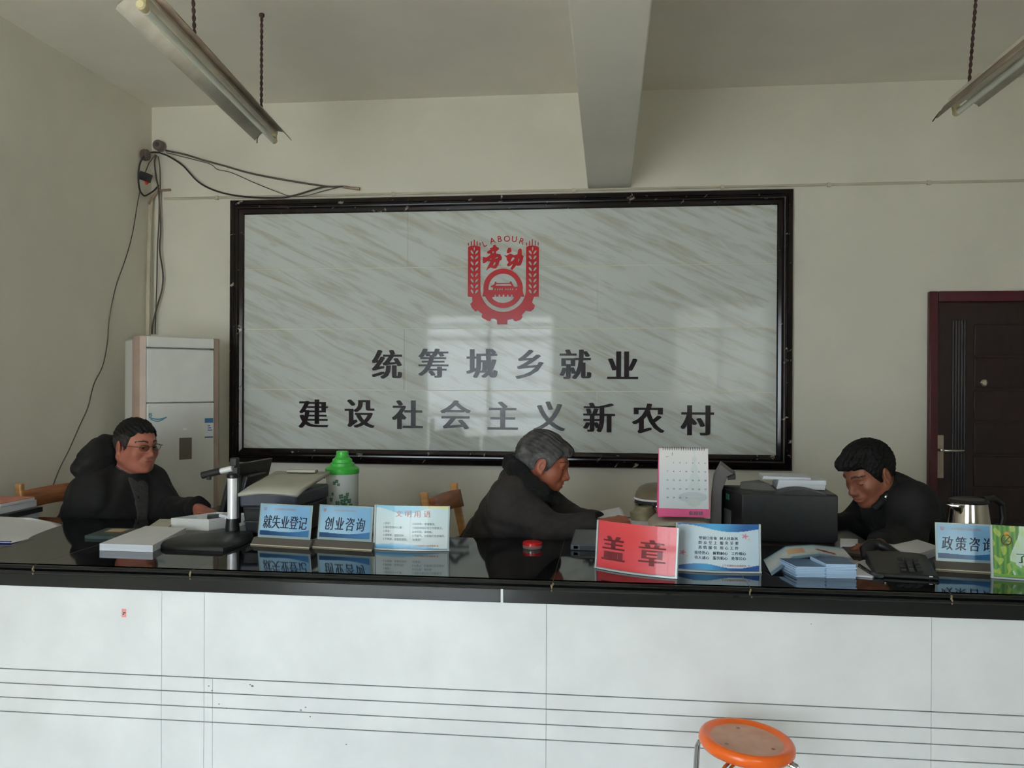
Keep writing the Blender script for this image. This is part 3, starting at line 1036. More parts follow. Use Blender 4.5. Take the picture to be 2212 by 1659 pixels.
def desk_sign(label, L, Rt, wpx, hpx, text, size, first, dz=0.):
    """L, Rt: pixels of the base's front bottom corners on the counter"""
    A, B = atz(L[0], L[1], CT), atz(Rt[0], Rt[1], CT)
    d = (B - A)
    wid = d.length
    d.normalize()
    n = V(d.y, -d.x, 0)                          # towards the customer
    r = thing('desk_sign', label, 'sign', (A + B) / 2, 'blue desk signs in clear frames')
    O = (A + B) / 2
    Tb = Matrix.Translation(O) @ Matrix((d, -n, V(0, 0, 1))).transposed().to_4x4()
    b = MB().loft([[Tb @ V(x, y, z) for y, z in ((0, 0), (0, .004), (.022, .026), (.05, .026), (.055, 0))] for x in (-wid / 2, wid / 2)])
    base_ = b.build('base', 'taupe', r, bevel=.0015)
    MB().b2((-wid / 2 + .001, -.0012, .0005), (wid / 2 - .001, .001, .0042)).bm
    b = MB()
    b.loft([[Tb @ V(x, y, z) for x, y in ((-wid / 2, -.0012), (wid / 2, -.0012), (wid / 2, .001), (-wid / 2, .001))] for z in (.0006, .0042)])
    b.build('edge_strip', 'brass_line', base_, smooth=False)
    tl = math.radians(9)
    w, h = wid * wpx, hpx
    Tp = Tb @ Matrix.Translation((0, .028, .022)) @ Matrix.Rotation(-tl, 4, 'X') @ Matrix.Rotation(PI / 2, 4, 'X') @ Matrix.Translation((0, h / 2, 0))
    b = MB().loft([[Tp @ V(x, y, z) for x, y in ((-w / 2, -h / 2), (w / 2, -h / 2), (w / 2, h / 2), (-w / 2, h / 2))] for z in (-.003, -.0005)])
    pan = b.build('holder_panel', 'acrylic_edge', r, bevel=.001)
    pw, ph = w * .93, h * .86
    me = bpy.data.meshes.new('insert')
    b = MB().grid(lambda a, c: V((a - .5) * pw, (c - .5) * ph + .004, .0008), 110, 90)
    b.bm.to_mesh(me)
    ink(me, lambda x, y, z: desk_print(x, y - .004, pw, ph))
    ins = put(me, 'insert', 'print', Tp, r)
    me = text_mesh(text, size, .0003, wide=size * .022, spacing=first, shear=.12)
    put(me, 'lettering', 'ink', Tp @ Matrix.Translation((0, -.002, .0013)) @ Matrix.Diagonal((.92, 1.3, 1, 1)), ins)
    m2 = mini.copy()
    m2.transform(Matrix.Scale(.014, 4))
    put(m2, 'emblem', 'ink_pink', Tp @ Matrix.Translation((-pw * .42, ph * .41, .0013)), ins)
    me = text_mesh('人力资源和社会保障局', .0088, .0002, spacing=1.12)
    put(me, 'header_lettering', 'ink_pink', Tp @ Matrix.Translation((-pw * .02, ph * .41, .0013)), ins)
    MB().b2((-w / 2, -h / 2, .0022), (w / 2, h / 2, .0034)).bm
    b = MB().loft([[Tp @ V(x, y, z) for x, y in ((-w / 2, -h / 2), (w / 2, -h / 2), (w / 2, h / 2), (-w / 2, h / 2))] for z in (.0026, .0034)])
    b.build('cover_sheet', 'acrylic', r, smooth=False)
    return r


desk_sign('blue desk sign reading 就失业登记 beside the document camera', (541, 1177), (668, 1185), .9, .132, '就失业登记', .041, .98)
desk_sign('blue desk sign reading 创业咨询 between two other signs', (669, 1182), (803, 1190), .88, .134, '创业咨询', .041, 1.25)
desk_sign('blue desk sign reading 政策咨询 in front of the steel kettle', (2021, 1231), (2172, 1240), .94, .132, '政策咨询', .038, 1.35)


def curved_sign(label, L, Rt, h, sag, design, nx=96, ny=64, lean=6):
    A, B = atz(L[0], L[1], CT + .001), atz(Rt[0], Rt[1], CT + .001)
    d = (B - A)
    w = d.length
    d.normalize()
    n = V(d.y, -d.x, 0)
    O = (A + B) / 2
    r = thing('curved_sign_holder', label, 'sign', O, 'curved clear acrylic sign holders')
    T = Matrix.Translation(O) @ Matrix((d, -n, V(0, 0, 1))).transposed().to_4x4()

    def pos(x, y, off=0.):                       # x across (metres from the middle), y up
        q = x / (w / 2)
        return T @ V(x, -(sag * (1 - q * q)) - off + y * math.tan(math.radians(lean)), y)
    m = .006
    for s in (-1, 1):
        b = MB()
        b.loft([[pos(s * (w / 2 - .001), y, o) for o in (-.005, .005)] + [pos(s * (w / 2 - .0075), y, o) for o in (.005, -.005)] for y in (0, h)])
        b.build('side_edge', 'acrylic_edge', r, bevel=.001)
    b = MB().loft([[pos(-w / 2 + w * i / 24, y, o) for y, o in ((0, -.005), (.0055, -.005), (.0055, .005), (0, .005))] for i in range(25)])
    b.build('bottom_edge', 'acrylic_edge', r)
    me = bpy.data.meshes.new('insert')
    b = MB().grid(lambda a, c: V((a - .5) * (w - .016), .0065 + c * (h - .007), 0), nx, ny)
    b.bm.to_mesh(me)
    ink(me, lambda x, y, z: design(x / (w - .016) + .5, (y - .0065) / (h - .007)))
    for v in me.vertices:
        v.co = pos(v.co.x, v.co.y, 0)
    ins = put(me, 'insert', 'print', Matrix.Identity(4), r, True)
    b = MB().grid(lambda a, c: pos((a - .5) * w, c * h, .0042), 24, 1)
    b.build('cover_sheet', 'acrylic', r)

    def write(s, size, cx, cy, m, wide=0., spacing=1., align='CENTER', sy=1., lead=1., name='lettering'):
        me = text_mesh(s, size, .0001, wide=wide, spacing=spacing, align=align, lead=lead)
        off = .0010 + 2 * sag / (w / 2) ** 2 * size ** 2 / 8 * 1.2
        for v in me.vertices:
            x = (cx - .5) * w + v.co.x
            y = cy * h + v.co.y * sy
            v.co = pos(x, y, off + v.co.z * .2)
        put(me, name, m, Matrix.Identity(4), ins)
    return r, write, pos, w, ins


def d_manners(s, t):
    c = mix((238, 240, 238), (206, 232, 244), smooth01(t * 1.3 - .3) * .5)
    top = .90 + .05 * math.sin(s * 9 + 1) - .05 * math.sin(s * 4)
    if t > top:
        c = mix((150, 206, 232), (236, 228, 168), smooth01((s - .55) * 3.5))
    a = .10 + .035 * math.sin(s * 5.2 - .4) - .06 * s
    if t < a:
        c = mix((88, 170, 220), (176, 216, 238), smooth01(t / max(a, .01)))
    return c


r3, wr, ps, w3, in3 = curved_sign('white curved sign of numbered courtesy phrases beside the blue signs', (806, 1186), (971, 1190), .162, .012, d_manners)
wr('文明用语', .027, .52, .82, 'ink_pink', wide=.0004, spacing=1.6)
left_ = '1.您好！\n2.请问您办什么事？\n3.请坐！\n4.请稍等，这就办好。\n5.不用谢，这是应该的。'
right_ = '6.没关系，请慢慢说。\n7.请您对我们的工作提意见。\n8.对不起，请稍候。\n9.不客气，这是我们应该做的。\n10.再见！'
wr(left_, .0092, .13, .42, 'ink_grey', align='LEFT', lead=1.55)
wr(right_, .0092, .52, .42, 'ink_grey', align='LEFT', lead=1.55)
wr('人力资源和社会保障局 宣', .0082, .7, .11, 'ink_red')


def d_red(s, t):
    n = .5 + .5 * math.sin(s * 5 + t * 3) * math.sin(t * 4 - s * 2)
    return mix((226, 62, 66), (232, 84, 96), n)


r4, wr, ps, w4, in4 = curved_sign('red curved sign reading 盖章 in the middle of the counter', (1285, 1226), (1464, 1250), .159, .02, d_red, 40, 30)
wr('盖', .088, .245, .46, 'ink_brown', wide=.005)
wr('章', .088, .715, .46, 'ink_brown', wide=.005)


def d_blue(s, t):
    c = mix((228, 238, 244), (206, 222, 238), smooth01(abs(s - .5) * 1.6))
    a = .90 + .07 * math.cos((s - .1) * 5.5) * (1 - .2 * s) - .02 * s
    if t > a:
        c = mix((24, 92, 160), (76, 166, 220), smooth01(1 - abs(s - .45) * 2.4))
    e = .10 + .045 * math.cos((s - .28) * 7.5) - .01 * s
    if t < e:
        c = mix((34, 86, 160), (84, 168, 220), smooth01(1 - abs(s - .35) * 2.6))
    for cx, cy in ((.83, .74), (.06, .36)):
        dx, dy = (s - cx) * 1.4, t - cy
        a_ = math.atan2(dy, dx)
        rr_ = .045 + .02 * math.cos(5 * a_)
        d = math.hypot(dx, dy)
        if d < rr_:
            c = mix((206, 120, 168), (232, 170, 190), d / rr_)
        elif math.hypot(dx - .07, dy + .07) < .022:
            c = (232, 206, 182)
    for bx in (.1, .93):
        pass
    return c


r5, wr, ps, w5, in5 = curved_sign('white and blue curved sign of service mottos behind the red sign', (1459, 1232), (1645, 1238), .157, .012, d_blue, 120, 84)
wr('塑窗口形象  树人社新风', .0112, .5, .70, 'ink', spacing=1.12, wide=.0003)
wr('群 众 至 上  服 务 至 要', .0118, .5, .605, 'ink', spacing=1.1, wide=.0003)
wr('真 情 服 务  用 心 工 作', .0118, .5, .505, 'ink', spacing=1.1, wide=.0003)
wr('接待热心   解释耐心   工作细心', .0118, .52, .395, 'ink', spacing=1.05, wide=.0003)
wr('待人诚心   服务贴心   处事公心', .0118, .52, .295, 'ink', spacing=1.05, wide=.0003)
wr('人力资源和社会保障局  宣', .008, .7, .145, 'ink_red')


def d_bamboo(s, t):
    n = math.sin(s * 31 + t * 7) * math.sin(t * 17 - s * 9) + .6 * math.sin(s * 60 + 3) * math.sin(t * 11)
    c = mix((222, 234, 220), (206, 226, 160), smooth01(t * .5 + .3 * n))
    if s < .26 - .06 * math.sin(t * 5):
        stalk = (s * 17) % 1.
        c = mix((118, 168, 66), (70, 128, 48), smooth01(abs(stalk - .5) * 2))
        if n > .35:
            c = mix(c, (208, 214, 92), .7)
    elif t < .42 - s * .5 and n > -.6:
        c = mix((140, 190, 92), (84, 152, 84), smooth01(n))
    if t < .05:
        c = (120, 178, 60)
    return c


r6, wr, ps, w6, in6 = curved_sign('green bamboo no-smoking sign cut off by the right edge', (2140, 1248), (2330, 1258), .168, .012, d_bamboo, 130, 90)
b = MB()
b.tube([ps((.185 + .055 * math.cos(a) - .5) * w6, (.73 + .095 * math.sin(a)) * .168, .0015) for a in [2 * PI * k / 32 for k in range(33)]], .0012, 6)
b.tube([ps((.15 - .5) * w6, .66 * .168, .0015), ps((.225 - .5) * w6, .8 * .168, .0015)], .0011, 6)
b.build('prohibition_ring', 'ink_brown', in6)
b = MB().tube([ps((.15 - .5) * w6, .715 * .168, .0012), ps((.225 - .5) * w6, .705 * .168, .0012)], .0013, 6)
b.tube([ps((.16 - .5) * w6, .735 * .168, .0012), ps((.165 - .5) * w6, .77 * .168, .0012), ps((.175 - .5) * w6, .76 * .168, .0012), ps((.178 - .5) * w6, .79 * .168, .0012)], .0006, 6)
b.build('cigarette_mark', 'ink_grey', in6)
MB().ball(ps((.19 - .5) * w6, .845 * .168, .001), (.009, .0012, .008), 12).build('orange_mark', mat('orange_ink', (226, 166, 70), .5), in6)
wr('了', .034, .35, .40, 'ink_green', wide=.001)

# ---------------------------------------------------------------- papers and small things on the counter


def slab_px(name, label, cat, px, zt, zb, m, group=None, side=None):
    P = [atz(u, v, zt) for u, v in px]
    b = MB().use(m)
    if side:
        rt = [b.bm.verts.new(p) for p in P]
        rb = [b.bm.verts.new(V(p.x, p.y, zb)) for p in P]
        b.face(rt)
        b.face(rb[::-1])
        b.use(side)
        for i in range(len(P)):
            j = (i + 1) % len(P)
            b.face((rt[i], rt[j], rb[j], rb[i]))
    else:
        b.prism([V(p.x, p.y, zb) for p in P], (0, 0, zt - zb))
    o = b.build(name, None, None, smooth=False)
    return tag(o, label, cat, group)


slab_px('paper_stack', 'thick stack of white paper beside the black document camera base', 'paper', [(215, 1174), (330, 1178), (402, 1140), (315, 1136)], CT + .026, CT + .0005, 'paper', side='paper_edge')
t = thing('booklet', 'dark green booklet with a tan label behind the white paper stack', 'booklet', atz(240, 1150, CT))
P = [atz(u, v, CT + .012) for u, v in ((183, 1157), (262, 1159), (312, 1142), (232, 1140))]
MB().prism([V(p.x, p.y, CT + .0005) for p in P], (0, 0, .0115)).build('cover', mat('dark_green_card', (62, 78, 76), .4), t, smooth=False)
P = [atz(u, v, CT + .0125) for u, v in ((226, 1148), (262, 1149), (280, 1143), (243, 1142))]
MB().prism([V(p.x, p.y, CT + .012) for p in P], (0, 0, .0006)).build('title_label', mat('tan_label', (176, 150, 116), .6), t, smooth=False)
# magazines at the far left with a sheet lying over them
yy = 3.43
for k, (m, h, dx, lb) in enumerate((('paper_edge', .026, 0, 'grey magazine at the bottom of the pile by the left edge'), ('charcoal', .022, .02, 'dark bound volume in the middle of the pile by the left edge'), ('paper_edge', .03, -.01, 'thick white report in the pile by the left edge'), ('print_top', .016, .015, 'magazine with a red-edged cover on top of the pile by the left edge'))):
    z0 = CT + .0005 + (0, .0265, .049, .0795)[k]
    p = at(44, 1110, yy)
    if m == 'print_top':
        b = MB().use('paper').b2((p.x - .38 + dx, yy - .115, z0), (p.x - .02 + dx, yy + .1, z0 + h - .003)).use(mat('faded_red_cover', (190, 120, 104), .5)).b2((p.x - .38 + dx, yy - .115, z0 + h - .003), (p.x - .02 + dx, yy + .1, z0 + h))
    else:
        b = MB().use(m).b2((p.x - .38 + dx, yy - .12 + dx, z0), (p.x + dx, yy + .12, z0 + h))
    tag(b.build('magazine', None, None, smooth=False, bevel=.001), lb, 'magazine', 'magazines piled by the left edge')
pa, pb = atz(-60, 1169, CT + .006), atz(24, 1172, CT + .006)
pe, pd = at(142, 1139, 3.36), at(-40, 1124, 3.28)
pc = at(50, 1119, 3.29)
pd.z = max(pd.z, CT + .05)


def sheetf(a, c):
    lo = pa.lerp(pb, a)
    hi = pd.lerp(pc, a)
    q = lo.lerp(hi, c)
    q = q + (pe - pb.lerp(pc, .55)) * (a ** 2.2) * math.sin(PI * min(1, c * .95)) * .98
    q.z += .012 * math.sin(PI * c) * (1 - a)
    return q


b = MB().grid(sheetf, 16, 16)
tag(b.build('plastic_folder', 'paper', None, solid=.002), 'white sheet in a clear folder leaning on the magazine pile', 'folder')
p = atz(8, 1174, CT)
tag(MB().tube([V(p.x - .12, p.y - .005, CT + .005), V(p.x + .03, p.y, CT + .005)], .0048, 10).build('pen', mat('blue_pen', (60, 66, 150), .3)), 'blue pen lying in front of the white folder', 'pen')
# white tray box with small packets
A, B = atz(369, 1144, CT), atz(451, 1147, CT)
dd = (B - A).normalized()
nn = V(-dd.y, dd.x, 0)
t = thing('tray_box', 'shallow white carton full of small items behind the document camera base', 'box', A)
wb, db_, hb = (B - A).length, .19, .048
sk = dd * .10
C4 = [A, B, B + nn * db_ + sk, A + nn * db_ + sk]
b = MB()
b.prism(C4, (0, 0, .002))
for i in range(4):
    j = (i + 1) % 4
    e1 = (C4[j] - C4[i]).normalized()
    inn = V(-e1.y, e1.x, 0) * .0025
    b.prism([C4[i], C4[j], C4[j] + inn, C4[i] + inn], (0, 0, hb))
b.build('carton', 'white_gloss', t, smooth=False)
rr = random.Random(3)
mid = sum(C4, V(0, 0, 0)) / 4
for k, (m, lb) in enumerate((('paper', 'crumpled white packet in the tray box'), ('clover', 'green packet in the tray box'), ('navy', 'dark blue clip in the tray box'), ('paper', 'white card leaning in the tray box'))):
    o_ = (dd * (-.04 + .035 * k) + nn * (.03 * math.sin(k * 2.1)))
    b = MB().box(mid, (1, 1, 1), T=Matrix.Translation(mid + o_ + V(0, 0, .03 + .006 * k)) @ Matrix.Rotation(.5 * k, 4, 'Z') @ Matrix.Rotation(.18, 4, 'X') @ Matrix.Diagonal((.06, .045, .018, 1)))
    tag(b.build('packet', m, None, bevel=.003), lb, 'packet')
slab_px('notepad', 'cream notepad lying behind the white paper stack', 'notepad', [(318, 1139), (362, 1140), (382, 1122), (345, 1121)], CT + .02, CT + .0005, 'beige')

# document camera
dc = thing('document_camera', 'black document camera with a silver pole and a short side arm', 'camera', atz(480, 1165, CT))
P = [atz(u, v, CT + .018) for u, v in ((342, 1170), (420, 1147), (545, 1146), (548, 1156), (520, 1170), (482, 1181), (400, 1178), (350, 1176))]
b = MB()
cc = sum(P, V(0, 0, 0)) / len(P)
b.loft([[V(p.x, p.y, CT + .0005) for p in P], [V(p.x, p.y, CT + .012) for p in P], [V(*(cc.lerp(p, .93))[:2], CT + .02) for p in P], [V(*(cc.lerp(p, .5))[:2], CT + .026) for p in P]])
b.build('base', 'black', dc, ang=50)
pp = atz(502, 1140, CT + .03)
x, y = pp.x, pp.y
zt_ = at(502, 1031, y).z
zb_ = at(502, 1121, y).z
MB().lathe([(.03, CT + .016), (.028, CT + .03), (.0245, zb_ - .004), (.0245, zb_ + .002)], V(x, y, 0), 24).build('collar', 'black', dc)
MB().lathe([(.0195, zb_), (.0195, zt_)], V(x, y, 0), 28).build('pole', 'silver', dc)
b = MB().b2((x + .012, y + .008, zb_ - .02), (x + .024, y + .03, zt_ + .005))
b.build('rail', 'charcoal', dc, bevel=.003)
b = MB().lathe([(.0235, zt_ - .003), (.0235, zt_ + .012), (.018, zt_ + .016)], V(x, y, 0), 24).b2((x - .013, y, zt_ + .01), (x + .02, y + .03, zt_ + .04))
head = b.build('joint', 'black', dc, bevel=.003)
b = MB().b2((x - .012, y - .004, zt_ + .045), (x + .018, y + .026, zt_ + .078))
b.build('knob', 'charcoal', dc, bevel=.004)
q0 = at(502, 1012, y)
q1, q2, q3 = at(478, 1017, y), at(472, 1019, y), at(437, 1027, y)
b = MB().tube([V(x, y + .01, zt_ + .04), V(x, y + .01, zt_ + .05)], .012, 10)
b.build('swivel', 'black', dc)
arm = MB().tube([q0, q2], .0115, 14).build('arm', 'silver', dc)
lens = MB().tube([q1 + (q1 - q0) * .05, q3], .0145, 14).build('camera_head', 'black', dc)
MB().lathe([(.009, -.024), (.011, -.008), (.011, 0)], q3.lerp(q1, .35), 14).build('lens', 'charcoal', lens)

# monitor seen from behind its edge
mo = thing('monitor', 'black computer monitor seen edge-on behind the document camera', 'monitor', (-1.35, 3.8, CT))
tl_, bl_ = at(497, 1004, 3.62), at(471, 1113, 3.62)
tr_ = at(580, 985, 3.98)
dm = V(tr_.x - tl_.x, .36, 0).normalized()
wd_m = math.hypot(tr_.x - tl_.x, .36)
dn = V(dm.y, -dm.x, 0)                          # behind the screen, to the right
sl_ = V(tl_.x - bl_.x, tl_.y - bl_.y, tl_.z - bl_.z)


def mon(o0, o1, t0, t1, k0=0., k1=None):
    k1 = wd_m if k1 is None else k1
    return [[bl_ + sl_ * t + dm * k + dn * o for k, o in ((k0, o0), (k1, o0), (k1, o1), (k0, o1))] for t in (t0, t1)]


MB().loft(mon(.0, .024, -.05, 1.)).build('panel', 'black', mo, bevel=.004)
MB().loft(mon(-.003, .0, .02, .95, .015, wd_m - .015)).build('screen', 'charcoal', mo, bevel=0)
MB().loft(mon(.024, .055, .1, .75, .09, wd_m - .09)).build('rear_housing', 'black', mo, bevel=.008)
cx_ = bl_ + dm * (wd_m / 2) + dn * .06
MB().b2((cx_.x - .02, cx_.y - .04, CT + .01), (cx_.x + .025, cx_.y + .04, bl_.z + .08)).build('neck', 'black', mo, bevel=.004)
MB().loft([[V(cx_.x, cx_.y, CT + .0005) + V(.11 * math.cos(a), .1 * math.sin(a), z) for a in [2 * PI * k / 24 for k in range(24)]] for z in (0, .012)]).build('foot', 'black', mo, bevel=.003)

# grey-lidded multifunction printer
yf = 3.24
pr = thing('printer', 'dark multifunction printer with a pale grey lid behind the blue signs', 'printer', at(600, 1150, yf))
L0, R0_ = at(520, 1056, yf), at(640, 1060, yf)
zl_ = R0_.z
rx = R0_.x
lx = L0.x - .005
dv = V(.015, .34, 0)                             # depth direction
fr = V(lx, yf, 0)
wv = V(rx - lx, .015, 0)


def ppoly(z, gx0=0., gx1=0., gy0=0., gy1=0.):
    return [fr + wv * gx0 + dv * gy0 + V(0, 0, z), fr + wv * (1 - gx1) + dv * gy0 + V(0, 0, z), fr + wv * (1 - gx1) + dv * (1 - gy1) + V(0, 0, z), fr + wv * gx0 + dv * (1 - gy1) + V(0, 0, z)]


MB().loft([ppoly(CT + .0005, .04, .04, .1, .02), ppoly(CT + .09, .02, .02, .06, .02), ppoly(zl_ - .07, .02, .02, .03, .02)]).build('body', 'charcoal', pr, bevel=.008)
MB().loft([ppoly(zl_ - .072, 0, 0), ppoly(zl_ - .012, 0, 0, -.02)]).build('scanner_unit', 'navy', pr, bevel=.01)
b = MB()
n = 12
rows_ = []
for j in range(5):
    c = j / 4
    rows_.append([fr + wv * (-.01 + 1.02 * i / n) + dv * (-.03 + 1.04 * c) + V(0, 0, zl_ - .01 + .018 * math.sin(PI * i / n) * (1 - c) * .6 + .05 * c - .006 * (j == 0)) for i in range(n + 1)])
b.grid(lambda a, c: rows_[int(round(c * 4))][int(round(a * n))], n, 4)
b.build('lid', 'greylid', pr, solid=.012)
MB().loft([ppoly(CT + .06, .15, .15, -.12, .9), ppoly(CT + .066, .15, .15, -.12, .9)]).build('paper_tray', 'charcoal', pr, bevel=.002)
b = MB()
e0 = fr + wv * .45 + dv * .93
b.box(e0 + V(.02, 0, zl_ + .044), (.13, .04, .012))
b.build('hinge', 'greylid', pr, bevel=.003)

# thermos
yt = 3.74
tp = at(739, 1090, yt)
k_ = tp.x
tz = lambda v: at(739, v, yt).z
th_ = thing('thermos', 'white thermos flask with clover print and a bright green lid', 'thermos', (k_, yt, CT))
rb = .073
MB().lathe([(rb - .004, CT + .0005), (rb, CT + .012), (rb, tz(1024)), (rb - .003, tz(1021))], V(k_, yt, 0), 36).build('flask', 'frost', th_)
MB().lathe([(rb + .003, tz(1022)), (rb + .004, tz(1012)), (rb - .006, tz(1008)), (.056, tz(1006)), (.054, tz(1000)), (.046, tz(998)), (.044, tz(992)), (.033, tz(988)), (.028, tz(983)), (.0275, tz(976)), (.025, tz(974.5))], V(k_, yt, 0), 36).build('lid', 'green', th_, ang=25)
MB().tube([V(k_ - rb, yt, tz(1016)), V(k_ - rb - .008, yt - .005, tz(1024)), V(k_ - rb - .008, yt - .005, tz(1034))], .003, 6).build('strap', mat('grey_green_strap', (110, 130, 120), .5), th_)
rr = random.Random(11)
b = MB()
for cx, cz, sc in ((-.35, 1040, .6), (-.2, 1036, .6), (-.1, 1043, .5), (-.55, 1075, .7), (.05, 1068, .8), (.3, 1072, .9), (.15, 1080, 1.), (-.15, 1082, .8), (.5, 1078, .8), (.25, 1088, 1.), (0, 1091, .9), (-.45, 1063, .5), (.4, 1064, .6), (-.3, 1090, .8), (.6, 1088, .7)):
    for l in range(4):
        a = PI / 4 + l * PI / 2 + rr.uniform(-.2, .2)
        th0 = -PI / 2 + .2 + cx * 1.1 + .11 * sc * math.cos(a)
        z0 = tz(cz) + .0085 * sc * math.sin(a)
        ring = []
        for q in range(10):
            aa = 2 * PI * q / 10
            t0 = th0 + .09 * sc * math.cos(aa)
            ring.append(V(k_ + (rb + .0006) * math.cos(t0), yt + (rb + .0006) * math.sin(t0), z0 + .0068 * sc * math.sin(aa)))
        b.face([b.bm.verts.new(p) for p in ring])
b.build('clover_print', 'clover', th_, smooth=False)

# red ink pad tin
p = atz(1150, 1184, CT)
t = thing('ink_pad', 'small round red-lidded ink pad tin alone on the black counter', 'ink pad', p)
MB().lathe([(.0355, .0005), (.0375, .004), (.0375, .013)], p, 36).build('tin', mat('clear_grey_tin', (120, 100, 98), .15, spec=.8), t)
MB().lathe([(.037, .013), (.037, .021), (.034, .0245), (.001, .0255)], p, 36).build('lid', 'red_lid', t)

# card reader box
A = atz(1232, 1189, CT)
t = thing('card_reader', 'dark grey card reader with a slanted top behind the red sign', 'card reader', A)
b = MB()
x0, y0_ = A.x, A.y
prf = [(0, 0), (0, .022), (.12, .05), (.17, .05), (.17, 0)]
b.loft([[V(x0 + .012 * (z > .03) + xx, y0_ + y, CT + .0005 + z) for y, z in prf] for xx in (0, .16)])
b.build('case', mat('slate_plastic', (74, 80, 86), .4), t, bevel=.004)
b = MB().loft([[V(x0 + .035, y0_ - .0012, CT + .003), V(x0 + .15, y0_ - .0012, CT + .003), V(x0 + .15, y0_ - .0012, CT + .019), V(x0 + .035, y0_ - .0012, CT + .019)], [V(x0 + .035, y0_ + .001, CT + .003), V(x0 + .15, y0_ + .001, CT + .003), V(x0 + .15, y0_ + .001, CT + .019), V(x0 + .035, y0_ + .001, CT + .019)]])
b.build('display', 'black', t, smooth=False)
b = MB().box((x0 + .02, y0_ + .002, CT + .012), (.016, .004, .01))
b.build('blue_mark', mat('blue_mark', (60, 100, 160), .4), t)

# beige printer that carries the calendar
yb = 3.36
A, B = at(1398, 1135, yb), at(1537, 1137, yb)
t = thing('receipt_printer', 'beige rounded desktop printer under the pink-based calendar', 'printer', ((A.x + B.x) / 2, yb, CT))
zt = A.z + .012
b = MB()
b.loft([[V(x + s * (1 if x > (A.x + B.x) / 2 else -1) * -.02, y, z) for x, y in ((A.x, yb - .0), (B.x + .02, yb), (B.x + .02, yb + .26), (A.x, yb + .26))] for z, s in ((CT + .0005, 0), (zt - .05, .1), (zt - .02, .6), (zt, 2.2))])
b.build('case', 'beige', t, bevel=.012)
MB().b2((A.x + .03, yb - .004, CT + .03), (B.x - .01, yb + .01, CT + .06)).build('paper_slot', 'charcoal', t, bevel=.002)
MB().tube([V(A.x + .03, yb + .28, zt - .03), V(B.x, yb + .28, zt - .03)], .015, 12).build('platen', 'charcoal', t)
# calendar
yc = 3.42
cl, cr, ctp, cb = at(1425, 970, yc), at(1529, 970, yc), 0, at(1480, 1117, yc)
zc0, zc1 = max(cb.z, zt + .0005), at(1477, 970, yc).z
xl, xr = at(1422, 1117, yc).x, at(1533, 1117, yc).x
xm = (xl + xr) / 2
hw_ = (xr - xl) / 2 - .003
t = thing('desk_calendar', 'upright spiral desk calendar with white pages on a bright pink stand', 'calendar', (xm, yc, zc0))
lean_ = .035
b = MB()
b.loft([[V(xm - hw_ - .004, yc + .002, zc0), V(xm + hw_ + .004, yc + .002, zc0), V(xm + hw_ + .004, yc + .004, zc0), V(xm - hw_ - .004, yc + .004, zc0)], [V(xm - hw_ - .001, yc + lean_, zc1), V(xm + hw_ - .001, yc + lean_, zc1), V(xm + hw_ - .001, yc + lean_ + .002, zc1), V(xm - hw_ - .001, yc + lean_ + .002, zc1)]])
b.loft([[V(xm - hw_ - .004, yc + .10, zc0), V(xm + hw_ + .004, yc + .10, zc0), V(xm + hw_ + .004, yc + .102, zc0), V(xm - hw_ - .004, yc + .102, zc0)], [V(xm - hw_ - .001, yc + lean_ + .002, zc1), V(xm + hw_ - .001, yc + lean_ + .002, zc1), V(xm + hw_ - .001, yc + lean_ + .004, zc1), V(xm - hw_ - .001, yc + lean_ + .004, zc1)]])
b.b2((xm - hw_ - .004, yc, zc0), (xm + hw_ + .004, yc + .1, zc0 + .003))
stand = b.build('stand', 'pink', t, smooth=False)


def cal(s, q, o=.002):                          # calendar page coordinates
    z = zc0 + .033 + (zc1 - zc0 - .033) * q
    k = (z - zc0) / (zc1 - zc0)
    return V(xm + (s - .5) * 2 * (hw_ - .001 * k), yc + .002 + (lean_ - .002) * k - o, z)


def d_cal(s, q):
    c = mix((222, 228, 232), (236, 232, 230), smooth01(q * 1.4 - .4))
    if abs(s - .72) < .20 * (1 - q) * .9 + .05 * math.sin(q * 40) * .4 and q > .3:
        c = mix(c, (202, 218, 214), .45)
    if ((s - .68) / .29) ** 2 + ((q - .19) / .09) ** 2 < 1:
        c = mix(c, (186, 198, 206), .6)
    if ((s - .7) / .14) ** 2 + ((q - .1) / .06) ** 2 < 1 or (abs(s - .7) < .14 and abs(q - .2) < .012):
        c = (206, 218, 214)
    return c


me = bpy.data.meshes.new('page')
b = MB().grid(lambda a, c: V(a, c, 0), 50, 70)
b.bm.to_mesh(me)
ink(me, lambda x, y, z: d_cal(x, y))
for v in me.vertices:
    v.co = cal(v.co.x, v.co.y)
page = put(me, 'page', 'print', Matrix.Identity(4), t)


def cal_text(s, size, cx, cy, m, par, **k):
    me = text_mesh(s, size, .0001, **k)
    T = face_T(cal(cx, cy, .0032), (1, 0, 0), cal(.5, 1) - cal(.5, 0))
    put(me, 'lettering', m, T, par)


